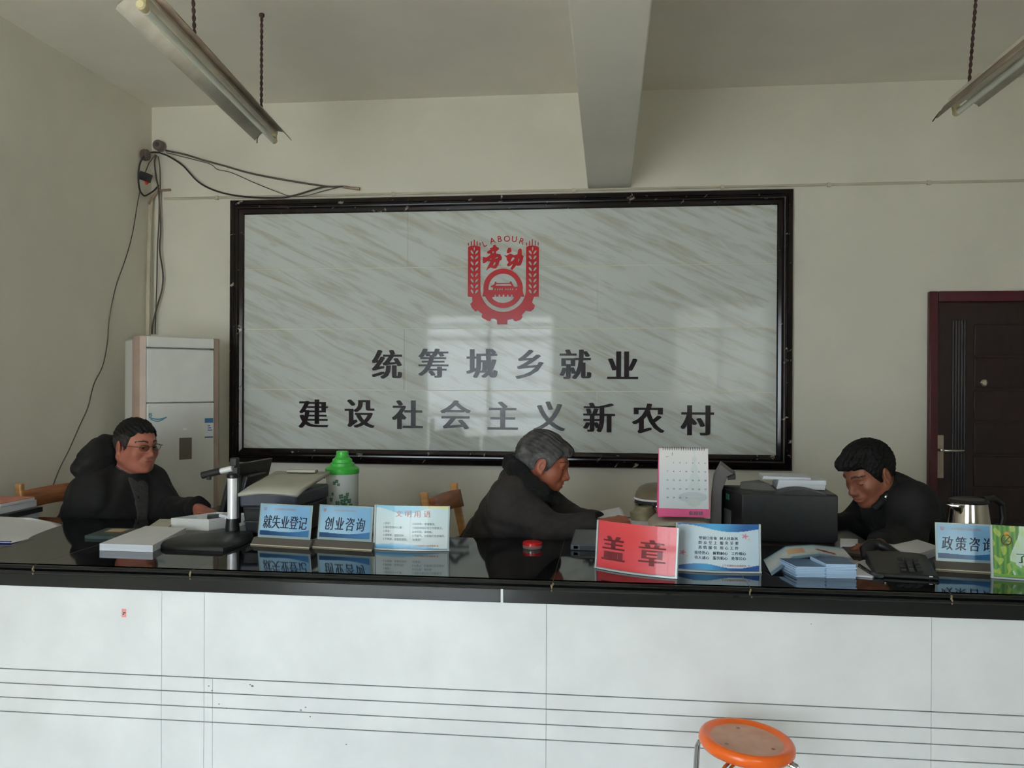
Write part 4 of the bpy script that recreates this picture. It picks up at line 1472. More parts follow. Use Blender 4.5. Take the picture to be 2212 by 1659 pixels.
days = [(c + 7 * r_) for r_ in range(5) for c in range(7)]
for r_ in range(5):
    row = ['%2d' % (c + 7 * r_) if 0 < c + 7 * r_ < 32 else '  ' for c in range(7)]
    for c in range(7):
        if row[c].strip():
            cal_text(row[c].strip(), .0085, .17 + c * .128, .76 - .145 * r_, 'ink_grey', page, wide=.0003)
cal_text('1', .018, .27, .905, 'ink_grey', page)
cal_text('2017', .007, .17, .86, 'ink_grey', page)
put(text_mesh('信用社', .017, .0002, wide=.0008, spacing=1.25), 'lettering', 'ink_grey', face_T(V(xm + hw_ * .48, yc - .0005, zc0 + .017), (1, 0, 0), (0, 0, 1)), stand)
b = MB()
n = 19
for k in range(n):
    p = cal(.08 + .84 * k / (n - 1), .985, .001)
    b.tube([p + V(0, -.002, -.004), p + V(0, -.006, .002), p + V(0, .002, .009), p + V(0, .006, .003)], .0009, 5)
b.build('spiral', 'charcoal', t)

# olive rice cooker behind the calendar
yk = 3.74
kx = at(1428, 1080, yk).x
kz = lambda v: at(1400, v, yk).z
T = Matrix.Translation((kx, yk, 0))
t = thing('rice_cooker', 'olive rice cooker with a chrome band half hidden behind the calendar', 'rice cooker', (kx, yk, CT))
MB().lathe([(.10, CT + .0005), (.112, CT + .02), (.118, kz(1100)), (.114, kz(1088))], T, 40).build('pot', mat('olive_enamel', (146, 136, 104), .4), t)
MB().lathe([(.116, kz(1089)), (.1195, kz(1087)), (.1195, kz(1084.5)), (.114, kz(1084))], T, 40).build('rim_band', 'chrome', t)
MB().lathe([(.114, kz(1085)), (.115, kz(1078)), (.114, kz(1077))], T, 40).build('seal', 'charcoal', t)
MB().lathe([(.116, kz(1077.5)), (.118, kz(1075.5)), (.116, kz(1073.5))], T, 40).build('lid_band', 'silver', t)
MB().lathe([(.113, kz(1074)), (.108, kz(1062)), (.095, kz(1052)), (.07, kz(1046)), (.001, kz(1044))], T, 40).build('lid', mat('brown_lid', (112, 100, 78), .35), t)
MB().b2((kx - .04, yk - .122, kz(1083)), (kx - .02, yk - .112, kz(1077))).build('latch', 'black', t)
b = MB().tube([V(kx - .085, yk - .09, kz(1090)), V(kx - .12, yk - .11, kz(1099)), V(kx - .125, yk - .1, kz(1107))], .006, 8)
b.build('handle', mat('olive_handle', (110, 104, 84), .4), t)
# olive cloth bag against it
p = at(1388, 1122, 3.6)
t = MB()
t.loft([[p + V((.045 + .012 * math.sin(2 * a + z * 30)) * math.cos(a), .05 * math.sin(a), z) for a in [2 * PI * k / 20 for k in range(20)]] for z in (-.09, -.04, 0, .03)] + [[p + V(.03 * math.cos(a) + .012, .03 * math.sin(a), .055) for a in [2 * PI * k / 20 for k in range(20)]]])
tag(t.build('cloth_bag', mat('olive_cloth', (128, 122, 96), .9, var=.14, vs=24), None), 'small olive cloth bag beside the rice cooker', 'bag')
# papers the grey-haired man handles
A = at(1262, 1128, 3.62)
P0 = [V(-.04, 3.40, 0), V(.17, 3.42, 0), V(.165, 3.62, 0), V(-.045, 3.60, 0)]
zt2 = CT + .045
b = MB().use('paper_edge').prism([p + V(0, 0, CT + .0005) for p in P0], (0, 0, zt2 - CT))
tag(b.build('paper_stack', None, None, smooth=False), 'pile of paper under the hand of the grey-haired man', 'paper')
q0, q1, q2, q3 = at(1280, 1117, 3.6), at(1352, 1122, 3.58), at(1338, 1095, 3.76), at(1296, 1104, 3.78)
b = MB().grid(lambda a, c: q0.lerp(q1, a).lerp(q3.lerp(q2, a), c) + V(0, 0, .006 * math.sin(PI * c)), 8, 8)
tag(b.build('document', 'paper', None, solid=.002), 'white document rising beyond the grey-haired man\'s hand', 'paper')

# grey desk telephone-like terminal behind the calendar's right edge
ys = 3.5
t = thing('scanner', 'tall grey slanted scanner between the calendar and the black printer', 'scanner', at(1560, 1120, ys))
P = [at(u, v, ys) for u, v in ((1533, 1135), (1536, 1075), (1541, 1032), (1557, 1003), (1585, 1024), (1571, 1030), (1560, 1060), (1558, 1135))]
zmin = min(p.z for p in P)
P[0].z = P[-1].z = CT + .0005
b = MB().prism(P, (0.02, .16, 0))
b.build('case', mat('grey_scanner', (98, 94, 92), .45), t, bevel=.003)
P = [at(u, v, ys - .001) for u, v in ((1571, 1031), (1585, 1024), (1589, 1026), (1589, 1036), (1572, 1037))]
MB().prism(P, (.02, .15, 0)).build('lip', 'black', t, bevel=.002)

# black laser printer
yl = 3.37
t = thing('printer', 'big black laser printer with paper piled on top beside the blue sign', 'printer', at(1690, 1190, yl))
fl, frr = at(1603, 1066, yl), at(1812, 1067, yl)
zt = fl.z
bk = at(1551, 1040, yl + .28)
off = V(bk.x - fl.x, .28, 0)
F4 = lambda z, i=0.: [V(fl.x + i, yl + i, z), V(frr.x - i, yl + i, z), V(frr.x - i, yl, z) + off * (1 - i), V(fl.x + i, yl, z) + off * (1 - i)]
F4 = lambda z, i=0.: [V(fl.x + i, yl + i, z), V(frr.x - i, yl + i + .01, z), V(frr.x + .01 - i, yl + .28, z), V(bk.x + i, yl + .28 - i, z)]
MB().loft([F4(CT + .0005, .01), F4(CT + .015, .0), F4(zt - .004, 0.), F4(zt, .006)]).build('body', 'charcoal', t, bevel=.006)
b = MB()
n = 14
hump = [[V(fl.x + .13 + .19 * i / n, yl + .008 + .0 * i, zt - .003), V(fl.x + .13 + .19 * i / n, yl + .008, zt + .017 * math.sin(PI * i / n)), V(fl.x + .13 + .19 * i / n, yl + .1, zt + .02 * math.sin(PI * i / n)), V(fl.x + .13 + .19 * i / n, yl + .12, zt - .003)] for i in range(n + 1)]
b.loft(hump)
b.build('top_hump', 'charcoal', t)
b = MB().loft([[V(fl.x + .05 + a, yl + c, zt + .001) for a, c in ((0, .05), (.2, .05), (.2, .27), (-.0, .27))], [V(fl.x + .05 + a, yl + c, zt + .004) for a, c in ((0, .05), (.2, .05), (.2, .27), (-.0, .27))]])
b.build('output_tray', 'black', t, smooth=False)
b = MB().loft([[V(fl.x + .01, yl + .14, zt), V(fl.x + .09, yl + .07, zt), V(fl.x + .15, yl + .07, zt), V(fl.x + .1, yl + .2, zt)], [V(fl.x + .015, yl + .15, zt + .03), V(fl.x + .06, yl + .12, zt + .032), V(fl.x + .12, yl + .09, zt + .03), V(fl.x + .1, yl + .2, zt + .034)]])
b.build('paper_stop', mat('grey_flap', (92, 92, 90), .5), t, bevel=.004)
ed = V(bk.x - fl.x, .28, 0)
sn = V(-ed.y, ed.x, 0).normalized() * .0015


def sidep(k, z):
    return V(fl.x, yl, z) + ed * k + sn


b = MB().prism([sidep(.55, zt - .1), sidep(.62, zt - .1), sidep(.62, zt - .085), sidep(.55, zt - .085)], sn * 1)
sp_ = [sidep(.42, zt - .15), sidep(.72, zt - .15), sidep(.72, zt - .085), sidep(.42, zt - .085)]
MB().prism(sp_, sn).build('rating_plate', mat('grey_plate', (112, 112, 112), .5), t, smooth=False)
MB().prism([sidep(.5, zt - .045), sidep(.62, zt - .045), sidep(.62, zt - .022), sidep(.5, zt - .022)], sn).build('green_button', mat('teal_button', (62, 128, 104), .4), t, smooth=False)
for k in (.035, .085):
    MB().b2((fl.x + k, yl - .0015 + .01 * k / .3, CT + .02), (fl.x + k + .003, yl + .002, zt - .02)).build('seam', 'black', t, smooth=False)
# paper pile on the printer
rr = random.Random(5)
for k in range(3):
    z0 = zt + .0045 + (0, .0185, .0385)[k]
    hh = (.018, .0195, .012)[k]
    a0 = fl.x + (.155, .16, .10)[k]
    b = MB().use('paper_edge').loft([[V(a0, yl + .13, z0 + .0), V(a0 + .19, yl + .135, z0), V(a0 + .2, yl + .27, z0), V(a0 + .01, yl + .27, z0)], [V(a0 + .004, yl + .13, z0 + hh), V(a0 + .19, yl + .135, z0 + hh - .002 * k), V(a0 + .2, yl + .27, z0 + hh), V(a0 + .01, yl + .27, z0 + hh)]])
    tag(b.build('paper_stack', None, None, smooth=False), ('lowest bundle of paper on the black printer', 'middle bundle of paper on the black printer', 'topmost bundle of paper on the black printer, shifted to the left')[k], 'paper', 'paper bundles on the black printer')

# brochures
rr = random.Random(8)


def leaf_box(name, label, px0, px1, depth, h, skew, m, layers, grp):
    A, B = atz(px0[0], px0[1], CT), atz(px1[0], px1[1], CT)
    d = (B - A).normalized()
    n = V(-d.y, d.x, 0)
    o = []
    b = MB()
    for k in range(layers):
        j = rr.uniform(-.003, .003)
        z0, z1 = CT + .0005 + h * k / layers, CT + .0005 + h * (k + 1) / layers - .0006
        b.use('paper_blue' if k % 3 else m)
        P = [A + d * j, B + d * j, B + n * depth + d * (skew + j), A + n * depth + d * (skew + j)]
        b.prism([V(p.x, p.y, z0) for p in P], (0, 0, z1 - z0))
    b.use(mat('brochure_cover', (52, 84, 130), .3, col2=(96, 132, 170), vs=12))
    P = [A, B, B + n * depth + d * skew, A + n * depth + d * skew]
    b.prism([V(p.x, p.y, CT + h) for p in P], (0, 0, .0008))
    return tag(b.build(name, None, None, smooth=False), label, 'brochure', grp)


G_ = 'blue brochures by the black printer'
leaf_box('brochure_stack', 'left bundle of blue-edged brochures under the open leaflet', (1720, 1247), (1783, 1248), .125, .034, -.02, 'paper_blue', 7, G_)
leaf_box('brochure_stack', 'taller bundle of blue-edged brochures beside the black telephone', (1786, 1249), (1850, 1250), .12, .045, -.015, 'paper_blue', 9, G_)
slab_px('brochure', 'single leaflet with a red picture lying by the telephone', 'brochure', [(1850, 1242), (1885, 1245), (1902, 1236), (1868, 1208), (1850, 1215)], CT + .006, CT + .0005, 'print_leaf' if 0 else 'paper', G_)


def d_leaf(a, c):
    k = mix((206, 214, 214), (168, 190, 206), smooth01(abs(c - .5) * 2))
    if c < .16 or c > .93:
        k = (112, 146, 176)
    if .30 < a < .52 and .35 < c < .8:
        k = mix((214, 188, 146), (206, 160, 130), (a - .3) / .22)
    if ((a - .76) / .1) ** 2 + ((c - .45 + (a - .76) * 1.2) / .1) ** 2 < 1:
        k = (150, 70, 72)
    return k


n0 = [(1651, 1214, 3.13), (1664, 1240, 2.98), (1712, 1205, 3.10), (1692, 1180, 3.26)]


def leaff(a, c):
    # three folded panels from left to right
    lo = [atz(1667, 1243, CT + .002), at(1716, 1207, 2.93), at(1772, 1200, 2.94), at(1845, 1211, 2.95)]
    hi = [at(1649, 1209, 2.96), at(1697, 1180, 3.05), at(1755, 1176, 3.08), at(1820, 1183, 3.09)]
    x = a * 3
    i = min(int(x), 2)
    f = x - i
    return lo[i].lerp(lo[i + 1], f).lerp(hi[i].lerp(hi[i + 1], f), c)


me = bpy.data.meshes.new('leaflet')
b = MB().grid(lambda a, c: V(a, c, 0), 45, 20)
b.bm.to_mesh(me)
ink(me, lambda x, y, z: d_leaf(x, y))
for v in me.vertices:
    v.co = leaff(v.co.x, v.co.y)
o = put(me, 'open_leaflet', 'print_gloss', Matrix.Identity(4), None)
q = o.modifiers.new('thickness', 'SOLIDIFY')
q.thickness = .0012
tag(o, 'open folded leaflet draped over the brochure bundles', 'leaflet')

# telephone
A = atz(1905, 1248, CT)
t = thing('telephone', 'black desk telephone with its handset on the cradle beside the brochures', 'telephone', A)
Tt = Matrix.Translation((A.x - .02, A.y + .005, CT)) @ Matrix.Rotation(math.radians(-8), 4, 'Z')
b = MB()
b.loft([[Tt @ V(x, y, z * k + .0005) for y, z in ((0, 0), (0, .018), (.05, .03), (.12, .05), (.19, .066), (.2, .05), (.2, 0))] for x, k in ((0, .7), (.02, .75), (.1, .8), (.17, .75), (.19, .65))])
b.build('body', 'black', t, bevel=.004)
b = MB()
for i in range(3):
    for j in range(4):
        b.box((0, 0, 0), (1, 1, 1), T=Tt @ Matrix.Translation((.09 + .024 * i, .03 + .022 * j, 0.024 + .0066 * j)) @ Matrix.Rotation(.3, 4, 'X') @ Matrix.Diagonal((.016, .013, .008, 1)))
b.build('keypad', 'charcoal', t, bevel=.001)
pts = [at(1872, 1206, 3.06), at(1871, 1188, 3.08), at(1881, 1177, 3.10), at(1899, 1176, 3.10), at(1918, 1186, 3.08), at(1936, 1199, 3.05), at(1950, 1209, 3.02), at(1958, 1220, 3.0)]
b = MB().tube(pts, [.017, .023, .022, .019, .017, .018, .023, .018], 14)
b.build('handset', 'black', t)
MB().box((0, 0, 0), (1, 1, 1), T=Tt @ Matrix.Translation((.165, .0, .012)) @ Matrix.Diagonal((.01, .004, .003, 1))).build('indicator', 'paper', t)
cpts = []
for i in range(150):
    a = i / 149
    cpts.append(Tt @ V(.02 - .05 * a + .006 * math.cos(i * .9), -.01 - .02 * math.sin(PI * a) + .14 * a * a, .0085 + .006 * math.sin(i * .9)))
MB().tube(cpts, .0018, 5).build('coiled_cord', 'black', t)

# papers by the right-hand man
slab_px('paper_stack', 'broad pile of white paper behind the black telephone', 'paper', [(1866, 1172), (1985, 1196), (2030, 1181), (1975, 1163), (1905, 1162)], CT + .03, CT + .0005, 'paper', side='paper_edge')
slab_px('paper_stack', 'thin white pad between the black printer and the leaning man', 'paper', [(1815, 1176), (1853, 1177), (1853, 1164), (1815, 1163)], CT + .02, CT + .0005, 'paper', side='paper_edge')
slab_px('folder', 'brown file folder under the hand of the leaning man', 'folder', [(1812, 1192), (1880, 1199), (1888, 1184), (1820, 1179)], CT + .012, CT + .0005, mat('brown_folder', (64, 50, 42), .5))

# kettle
yk = 3.22
K = at(2092, 1135, yk)
kx = K.x
kz = lambda v: at(2092, v, yk).z
T = Matrix.Translation((kx, yk, 0))
t = thing('kettle', 'stainless steel electric kettle with a black lid behind the blue sign', 'kettle', (kx, yk, CT))
zk = kz(1086)
MB().lathe([(.083, CT + .0005), (.085, CT + .02)], T, 32).build('power_base', 'black', t, bevel=.002)
MB().lathe([(.084, CT + .021), (.084, CT + .035), (.079, CT + .07), (.063, zk)], T, 48).build('body', 'steel', t)
MB().lathe([(.064, zk), (.067, zk + .006), (.063, zk + .014), (.04, zk + .02), (.001, zk + .022)], T, 40).build('lid', 'black', t)
b = MB()
b.loft([[T @ V(-.045 - .03 * k, -.048 - .012 * k, zk - .035 * (1 - k) + .0) + V(.018 * (1 - abs(m)) * 0 + m * .022 * k, m * -.012 * k, 0) for m in (-1, -.5, 0, .5, 1)] for k in (0.05, .5, 1.)], False, False)
b.build('spout', 'steel', t, solid=.002)
b = MB().tube([T @ V(*p) for p in ((.06, .02, zk + .008), (.10, .035, zk + .012), (.135, .05, zk - .01), (.14, .052, zk - .06), (.125, .046, CT + .09), (.095, .036, CT + .07))], [.012, .013, .012, .011, .012, .012], 12)
b.build('handle', 'black', t)

# ---------------------------------------------------------------- people: blended distance fields turned into one closed surface each


def A3(*v):
    return np.array(v, dtype=np.float32)


def n3(p):
    return np.sqrt((p * p).sum(-1))


def cap(P, a, b, r0, r1=None):
    a, b = np.asarray(a, np.float32), np.asarray(b, np.float32)
    ba = b - a
    pa = P - a
    t = np.clip(pa @ ba / max(float(ba @ ba), 1e-9), 0, 1)
    r1 = r0 if r1 is None else r1
    return n3(pa - t[:, None] * ba) - (r0 + (r1 - r0) * t)


def ell(P, c, r, R=None):
    q = P - np.asarray(c, np.float32)
    if R is not None:
        q = q @ R
    r = np.asarray(r, np.float32)
    k0 = n3(q / r)
    k1 = n3(q / (r * r))
    return k0 * (k0 - 1) / np.maximum(k1, 1e-6)


def smin(a, b, k):
    h = np.clip(.5 + .5 * (b - a) / k, 0, 1)
    return b * (1 - h) + a * h - k * h * (1 - h)


def smax(a, b, k):
    return -smin(-a, -b, k)


def near(P, c, rad, fn):
    d0 = n3(P - np.asarray(c, np.float32))
    out = d0 - rad * .8 + .02
    m = d0 < rad
    if m.any():
        out[m] = fn(P[m])
    return out


def rotm(ax, deg):
    return np.array(Matrix.Rotation(math.radians(deg), 3, ax), dtype=np.float32)


def surface(fn, lo, hi, h):
    lo, hi = np.asarray(lo, np.float32), np.asarray(hi, np.float32)
    B = 8
    nb = np.ceil((hi - lo) / h / B).astype(int)
    n = nb * B
    vals = np.ones(tuple(n), np.float32)
    cx = [lo[i] + (np.arange(nb[i]) * B + B / 2) * h for i in range(3)]
    G = np.stack(np.meshgrid(*cx, indexing='ij'), -1).reshape(-1, 3).astype(np.float32)
    d = fn(G)
    lim = B * h * 1.25 + .012
    idx = np.stack(np.meshgrid(*[np.arange(k) for k in nb], indexing='ij'), -1).reshape(-1, 3)
    o = np.stack(np.meshgrid(*[np.arange(B)] * 3, indexing='ij'), -1).reshape(-1, 3)
    act = np.abs(d) < lim
    for i in np.nonzero(~act & (d < 0))[0]:
        x, y, z = idx[i] * B
        vals[x:x + B, y:y + B, z:z + B] = -1
    ai = idx[act]
    for s in range(0, len(ai), 200):
        q = ai[s:s + 200]
        pts = (q[:, None, :] * B + o[None]).reshape(-1, 3)
        v = fn((lo + pts * h).astype(np.float32))
        vals[pts[:, 0], pts[:, 1], pts[:, 2]] = v
    ins = vals < 0
    c = np.zeros(tuple(n - 1), np.int8)
    cor = [(i, j, k) for i in (0, 1) for j in (0, 1) for k in (0, 1)]
    for i, j, k in cor:
        c += ins[i:n[0] - 1 + i, j:n[1] - 1 + j, k:n[2] - 1 + k]
    cell = np.argwhere((c > 0) & (c < 8))
    cv = np.stack([vals[cell[:, 0] + i, cell[:, 1] + j, cell[:, 2] + k] for i, j, k in cor], 1)
    acc = np.zeros((len(cell), 3), np.float32)
    cnt = np.zeros(len(cell), np.float32)
    for a in range(8):
        for b in range(a + 1, 8):
            df = [abs(cor[a][t] - cor[b][t]) for t in range(3)]
            if sum(df) != 1:
                continue
            va, vb = cv[:, a], cv[:, b]
            m = (va < 0) != (vb < 0)
            t = np.where(m, va / np.where(m, va - vb, 1), 0)
            p = A3(*cor[a]) + t[:, None] * (A3(*cor[b]) - A3(*cor[a]))
            acc[m] += p[m]
            cnt[m] += 1
    vert = lo + (cell + acc / cnt[:, None]) * h
    ids = np.full(tuple(n - 1), -1, np.int32)
    ids[cell[:, 0], cell[:, 1], cell[:, 2]] = np.arange(len(cell))
    F = []
    for ax in range(3):
        u, w = (ax + 1) % 3, (ax + 2) % 3
        sl0 = [slice(None)] * 3
        sl1 = [slice(None)] * 3
        sl0[ax], sl1[ax] = slice(0, n[ax] - 1), slice(1, n[ax])
        e = np.argwhere(ins[tuple(sl0)] != ins[tuple(sl1)])
        e = e[(e[:, u] > 0) & (e[:, w] > 0) & (e[:, u] < n[u] - 1) & (e[:, w] < n[w] - 1)]
        q = []
        for du, dw in ((-1, -1), (0, -1), (0, 0), (-1, 0)):
            k = e.copy()
            k[:, u] += du
            k[:, w] += dw
            q.append(ids[k[:, 0], k[:, 1], k[:, 2]])
        q = np.stack(q, 1)
        fl = ~ins[e[:, 0], e[:, 1], e[:, 2]]
        q[fl] = q[fl][:, ::-1]
        F.append(q)
    F = np.concatenate(F)
    F = F[(F >= 0).all(1)]
    return vert, F


def np_mesh(name, vert, F, mats, slot=None):
    me = bpy.data.meshes.new(name)
    me.vertices.add(len(vert))
    me.vertices.foreach_set('co', vert.astype(np.float32).ravel())
    me.loops.add(len(F) * 4)
    me.loops.foreach_set('vertex_index', F.astype(np.int32).ravel())
    me.polygons.add(len(F))
    me.polygons.foreach_set('loop_start', np.arange(0, len(F) * 4, 4, dtype=np.int32))
    me.polygons.foreach_set('use_smooth', np.ones(len(F), bool))
    if slot is not None:
        me.polygons.foreach_set('material_index', slot.astype(np.int32))
    me.update(calc_edges=True)
    me.validate()
    for m in mats:
        me.materials.append(M[m])
    return me


def add(name, me, par):
    return place(name, me, par, smooth=False)


def wr_noise(P, amp, f=1.):
    x, y, z = P[:, 0] * f, P[:, 1] * f, P[:, 2] * f
    return amp * (np.sin(31 * x + 17 * z + 3 * np.sin(23 * y)) * np.sin(27 * y - 21 * z + 2 * np.sin(19 * x)) + .6 * np.sin(53 * z + 23 * x - 31 * y + 2 * np.sin(29 * z)))


SC_EYE = .0315


def head_sdf(q, o):
    """head in its own axes: x forward, y left, z up; origin between the ears at eye level"""
    f = o.get('fat', 0.)
    d = ell(q, (-.012, 0, .030), (.099, .077, .089))
    d = smin(d, ell(q, (.022, 0, -.045), (.067, .060 + f, .074)), .03)
    for s in (-1, 1):
        d = smin(d, cap(q, (-.018, s * (.050 + f), -.048), (.052, s * (.022 + f * .5), -.098), .022 + f * .4, .017), .03)
        d = smin(d, ell(q, (.052, s * (.043 + f * .4), -.026), (.026, .022, .024)), .025)
    d = smin(d, ell(q, (.07, 0, -.1), (.018, .020, .015)), .022)
    d = smin(d, cap(q, (.074, -.034, .024), (.083, 0, .022), .012, .012), .02)
    d = smin(d, cap(q, (.074, .034, .024), (.083, 0, .022), .012, .012), .02)
    for s in (-1, 1):
        d = smax(d, -ell(q, (.101, s * .034, .001), (.021, .019, .0115)), .014)
        d = smin(d, ell(q, (.0725, s * SC_EYE, .001), (.0132, .0145, .0118)), .006)
    d = smin(d, cap(q, (.087, 0, .012), (.104, 0, -.030), .0075, .0115), .014)
    d = smin(d, ell(q, (.107, 0, -.033), (.0115, .0115, .0105)), .008)
    for s in (-1, 1):
        d = smin(d, ell(q, (.096, s * .0125, -.037), (.0115, .0085, .0085)), .007)
    d = smin(d, ell(q, (.083, 0, -.063), (.014, .030, .022)), .018)
    d = smin(d, ell(q, (.094, 0, -.0595), (.0075, .021, .0058)), .006)
    d = smin(d, ell(q, (.0925, 0, -.0715), (.0078, .018, .0064)), .006)
    d = smax(d, -ell(q, (.104, 0, -.0655), (.011, .023, .0017)), .004)
    for s in (-1, 1):
        Re = rotm('Z', s * 20) @ rotm('Y', 12)
        e = ell(q, (-.012, s * (.081 + f * .4), -.006), (.021, .0085, .034), Re)
        e = smax(e, -ell(q, (-.008, s * (.091 + f * .4), -.003), (.011, .007, .019), Re), .006)
        e = smin(e, ell(q, (-.004, s * (.082 + f * .4), -.033), (.009, .007, .010)), .008)
        d = smin(d, e, .008)
    return d


def hand_sdf(P, w, dirn, nrm, curl, side):
    """w wrist, dirn along the hand, nrm out of the back of the hand, side +1 when the thumb lies along nrm x dirn"""
    dirn = dirn / np.linalg.norm(dirn)
    nrm = nrm - dirn * (nrm @ dirn)
    nrm = nrm / np.linalg.norm(nrm)
    lat = np.cross(nrm, dirn) * side
    R = np.stack([dirn, lat, nrm], 1).astype(np.float32)
    q = (P - np.asarray(w, np.float32)) @ R
    d = ell(q, (.045, 0, 0), (.052, .041, .0155))
    d = smin(d, cap(q, (-.03, 0, 0), (.02, 0, 0), .026, .022), .02)
    for k, (y, L, r) in enumerate(((.029, .070, .0088), (.010, .078, .0090), (-.010, .073, .0086), (-.029, .058, .0078))):
        p = A3(.082 - .004 * abs(k - 1), y, .002)
        a = 0.
        for t, f in ((.45, .9), (.32, 1.25), (.23, 1.)):
            a += math.radians(curl * f * (1 + .12 * k))
            e = p + A3(math.cos(a) * L * t, y * .12, -math.sin(a) * L * t)
            d = smin(d, cap(q, p, e, r, r * .9), .006)
            p, r = e, r * .92
    p = A3(.012, .028, -.006)
    for e, r in ((A3(.045, .055, -.016), .0135), (A3(.074, .060, -.024), .0105), (A3(.096, .052, -.030), .009)):
        d = smin(d, cap(q, p, e, r, r * .88), .008)
        p = e
    return d


def vec(p):
    return np.array(p[:], dtype=np.float32)


def person(label, o):
    s = o['scale']
    hc = vec(o['head'])
    R = np.array((Matrix.Rotation(math.radians(o['yaw']), 3, 'Z') @ Matrix.Rotation(math.radians(o['pitch']), 3, 'Y') @ Matrix.Rotation(math.radians(o.get('roll', 0)), 3, 'X')), dtype=np.float32)
    J = {k: vec(v) for k, v in o['J'].items()}
    loc = lambda P: (P - hc) @ R / s
    wor = lambda x: hc + (R @ A3(*x)) * s
    fwd, left, up = (A3(math.cos(math.radians(o['face'])), math.sin(math.radians(o['face'])), 0), A3(-math.sin(math.radians(o['face'])), math.cos(math.radians(o['face'])), 0), A3(0, 0, 1))
    J['neck0'] = wor((-.030, 0, -.055))
    puff = o.get('puff', .0)

    def torso(P, g):
        ch, pe = J['chest'], J['pelvis']
        d = cap(P, pe, ch, .125 + g, .125 + g)
        for k in (-1, 1):
            d = smin(d, cap(P, pe + left * k * .07, ch + left * k * .085, .115 + g, .105 + g), .05)
        d = smin(d, cap(P, J['sL'], J['sR'], .062 + g, .062 + g), .08)
        mid = (J['sL'] + J['sR']) / 2
        d = smin(d, cap(P, mid, J['nb'], .085 + g, .062 + g * .4), .06)
        return d

    def arms(P, g, wrist=True):
        d = None
        for k in 'LR':
            e = smin(cap(P, J['s' + k], J['e' + k], .056 + g, .047 + g), cap(P, J['e' + k], J['w' + k], .046 + g, .029 + g * .8), .03)
            d = e if d is None else np.minimum(d, e)
        return d

    def legs(P, g):
        d = None
        for k in 'LR':
            hip = J['pelvis'] + left * (.09 if k == 'L' else -.09) + A3(0, 0, -.03)
            e = smin(cap(P, hip, J['k' + k], .078 + g, .058 + g), cap(P, J['k' + k], J['a' + k], .054 + g, .038 + g), .03)
            d = e if d is None else np.minimum(d, e)
        return d

    hands = [(J['w' + k], J['h' + k] - J['w' + k], vec(o['n' + k]), o.get('curl' + k, 22), o['t' + k]) for k in 'LR']

    def body(P):
        d = near(P, hc, .26 * s, lambda Q: head_sdf(loc(Q), o) * s)
        d = smin(d, cap(P, J['neck0'], J['nb'], .056 * s, .062 * s), .03)
        d = smin(d, torso(P, -.02), .03)
        d = smin(d, arms(P, -.006), .04)
        d = smin(d, legs(P, -.006), .05)
        for h in hands:
            d = smin(d, near(P, h[0] + h[1] / np.linalg.norm(h[1]) * .06, .17, lambda Q: hand_sdf(Q, *h)), .012)
        return d

    allp = np.stack(list(J.values()) + [hc])
    lo, hi = allp.min(0) - .24, allp.max(0) + .24
    lo[2] = max(lo[2], .0)
    v, F = surface(body, lo, hi, .0036)
    c = loc(v[F].mean(1))
    x, y, z = c[:, 0], c[:, 1], c[:, 2]
    slot = np.zeros(len(F), int)
    lipm = (x > .084) & (np.abs(y) < .0225) & (((z + .060) / .0056) ** 2 + (y / .020) ** 2 < 1)
    lipm |= (x > .082) & (((z + .0712) / .006) ** 2 + (y / .017) ** 2 < 1)
    slot[lipm] = 1
    bz = .0265 + .006 * np.sin((np.abs(y) - .012) / .042 * PI)
    slot[(x > .045) & (np.abs(y) > .013) & (np.abs(y) < .054) & (np.abs(z - bz) < .0042 * o.get('browt', 1.) * (1.25 - (np.abs(y) - .012) / .06))] = 2
    ez = .001 - o.get('lids', 0.) * .005
    slot[(x > .06) & (np.abs(np.abs(y) - SC_EYE) < .0135) & (np.abs(z - ez) < .0030 * (1 - ((np.abs(y) - SC_EYE) / .0145) ** 2) * o.get('open', 1.))] = 3
    r = thing('person', label, 'person', (float(J['pelvis'][0]), float(J['pelvis'][1]), 0))
    bd = add('body', np_mesh('body', v, F, [o['skin'], 'lip', 'brow', 'iris'], slot), r)

    # hair
    ht = o.get('hair_t', .011)
    line = o['hairline']
    lx, lz = np.array([p[0] for p in line], np.float32), np.array([p[1] for p in line], np.float32)

    def hair(P):
        q = loc(P)
        d = ell(q, (-.012, 0, .030), (.099 + ht * .9, .077 + ht * .7, .089 + ht))
        for e in o.get('tufts', ()):
            d = smin(d, ell(q, e[0], e[1]), .02)
        d = d + .0017 * np.sin(q[:, 1] * 420 + 2.5 * np.sin(q[:, 0] * 70) + 2 * np.sin(q[:, 2] * 60)) * np.sin(q[:, 0] * 110 + q[:, 2] * 170 + 2 * np.sin(q[:, 1] * 150)) - .0012 * np.sin(q[:, 2] * 300 + q[:, 1] * 190 + q[:, 0] * 120)
        d = d + o.get('spike', .0015) * np.sin(q[:, 1] * 330 + q[:, 2] * 40) * np.clip((q[:, 0] - .02) / .06, 0, 1)
        lim = np.interp(q[:, 0], lx, lz) + .004 * np.sin(q[:, 1] * 260) - (o.get('peak', 0.)) * np.exp(-(q[:, 1] / .02) ** 2)
        side = np.abs(q[:, 1])
        lim = lim - o.get('temple', .02) * np.clip((side - .04) / .03, 0, 1) * (q[:, 0] > .0) * np.clip((.07 - q[:, 0]) / .05, 0, 1)
        d = smax(d, lim - q[:, 2], .008)
        for k in (-1, 1):
            d = smax(d, -ell(q, (-.012, k * .086, -.010), (.024, .022, .034)), .006)
        return d * s * .9
    v, F = surface(lambda P: hair(P), hc - .17, hc + .17, .0027)
    c = loc(v[F].mean(1))
    slot = np.zeros(len(F), int)
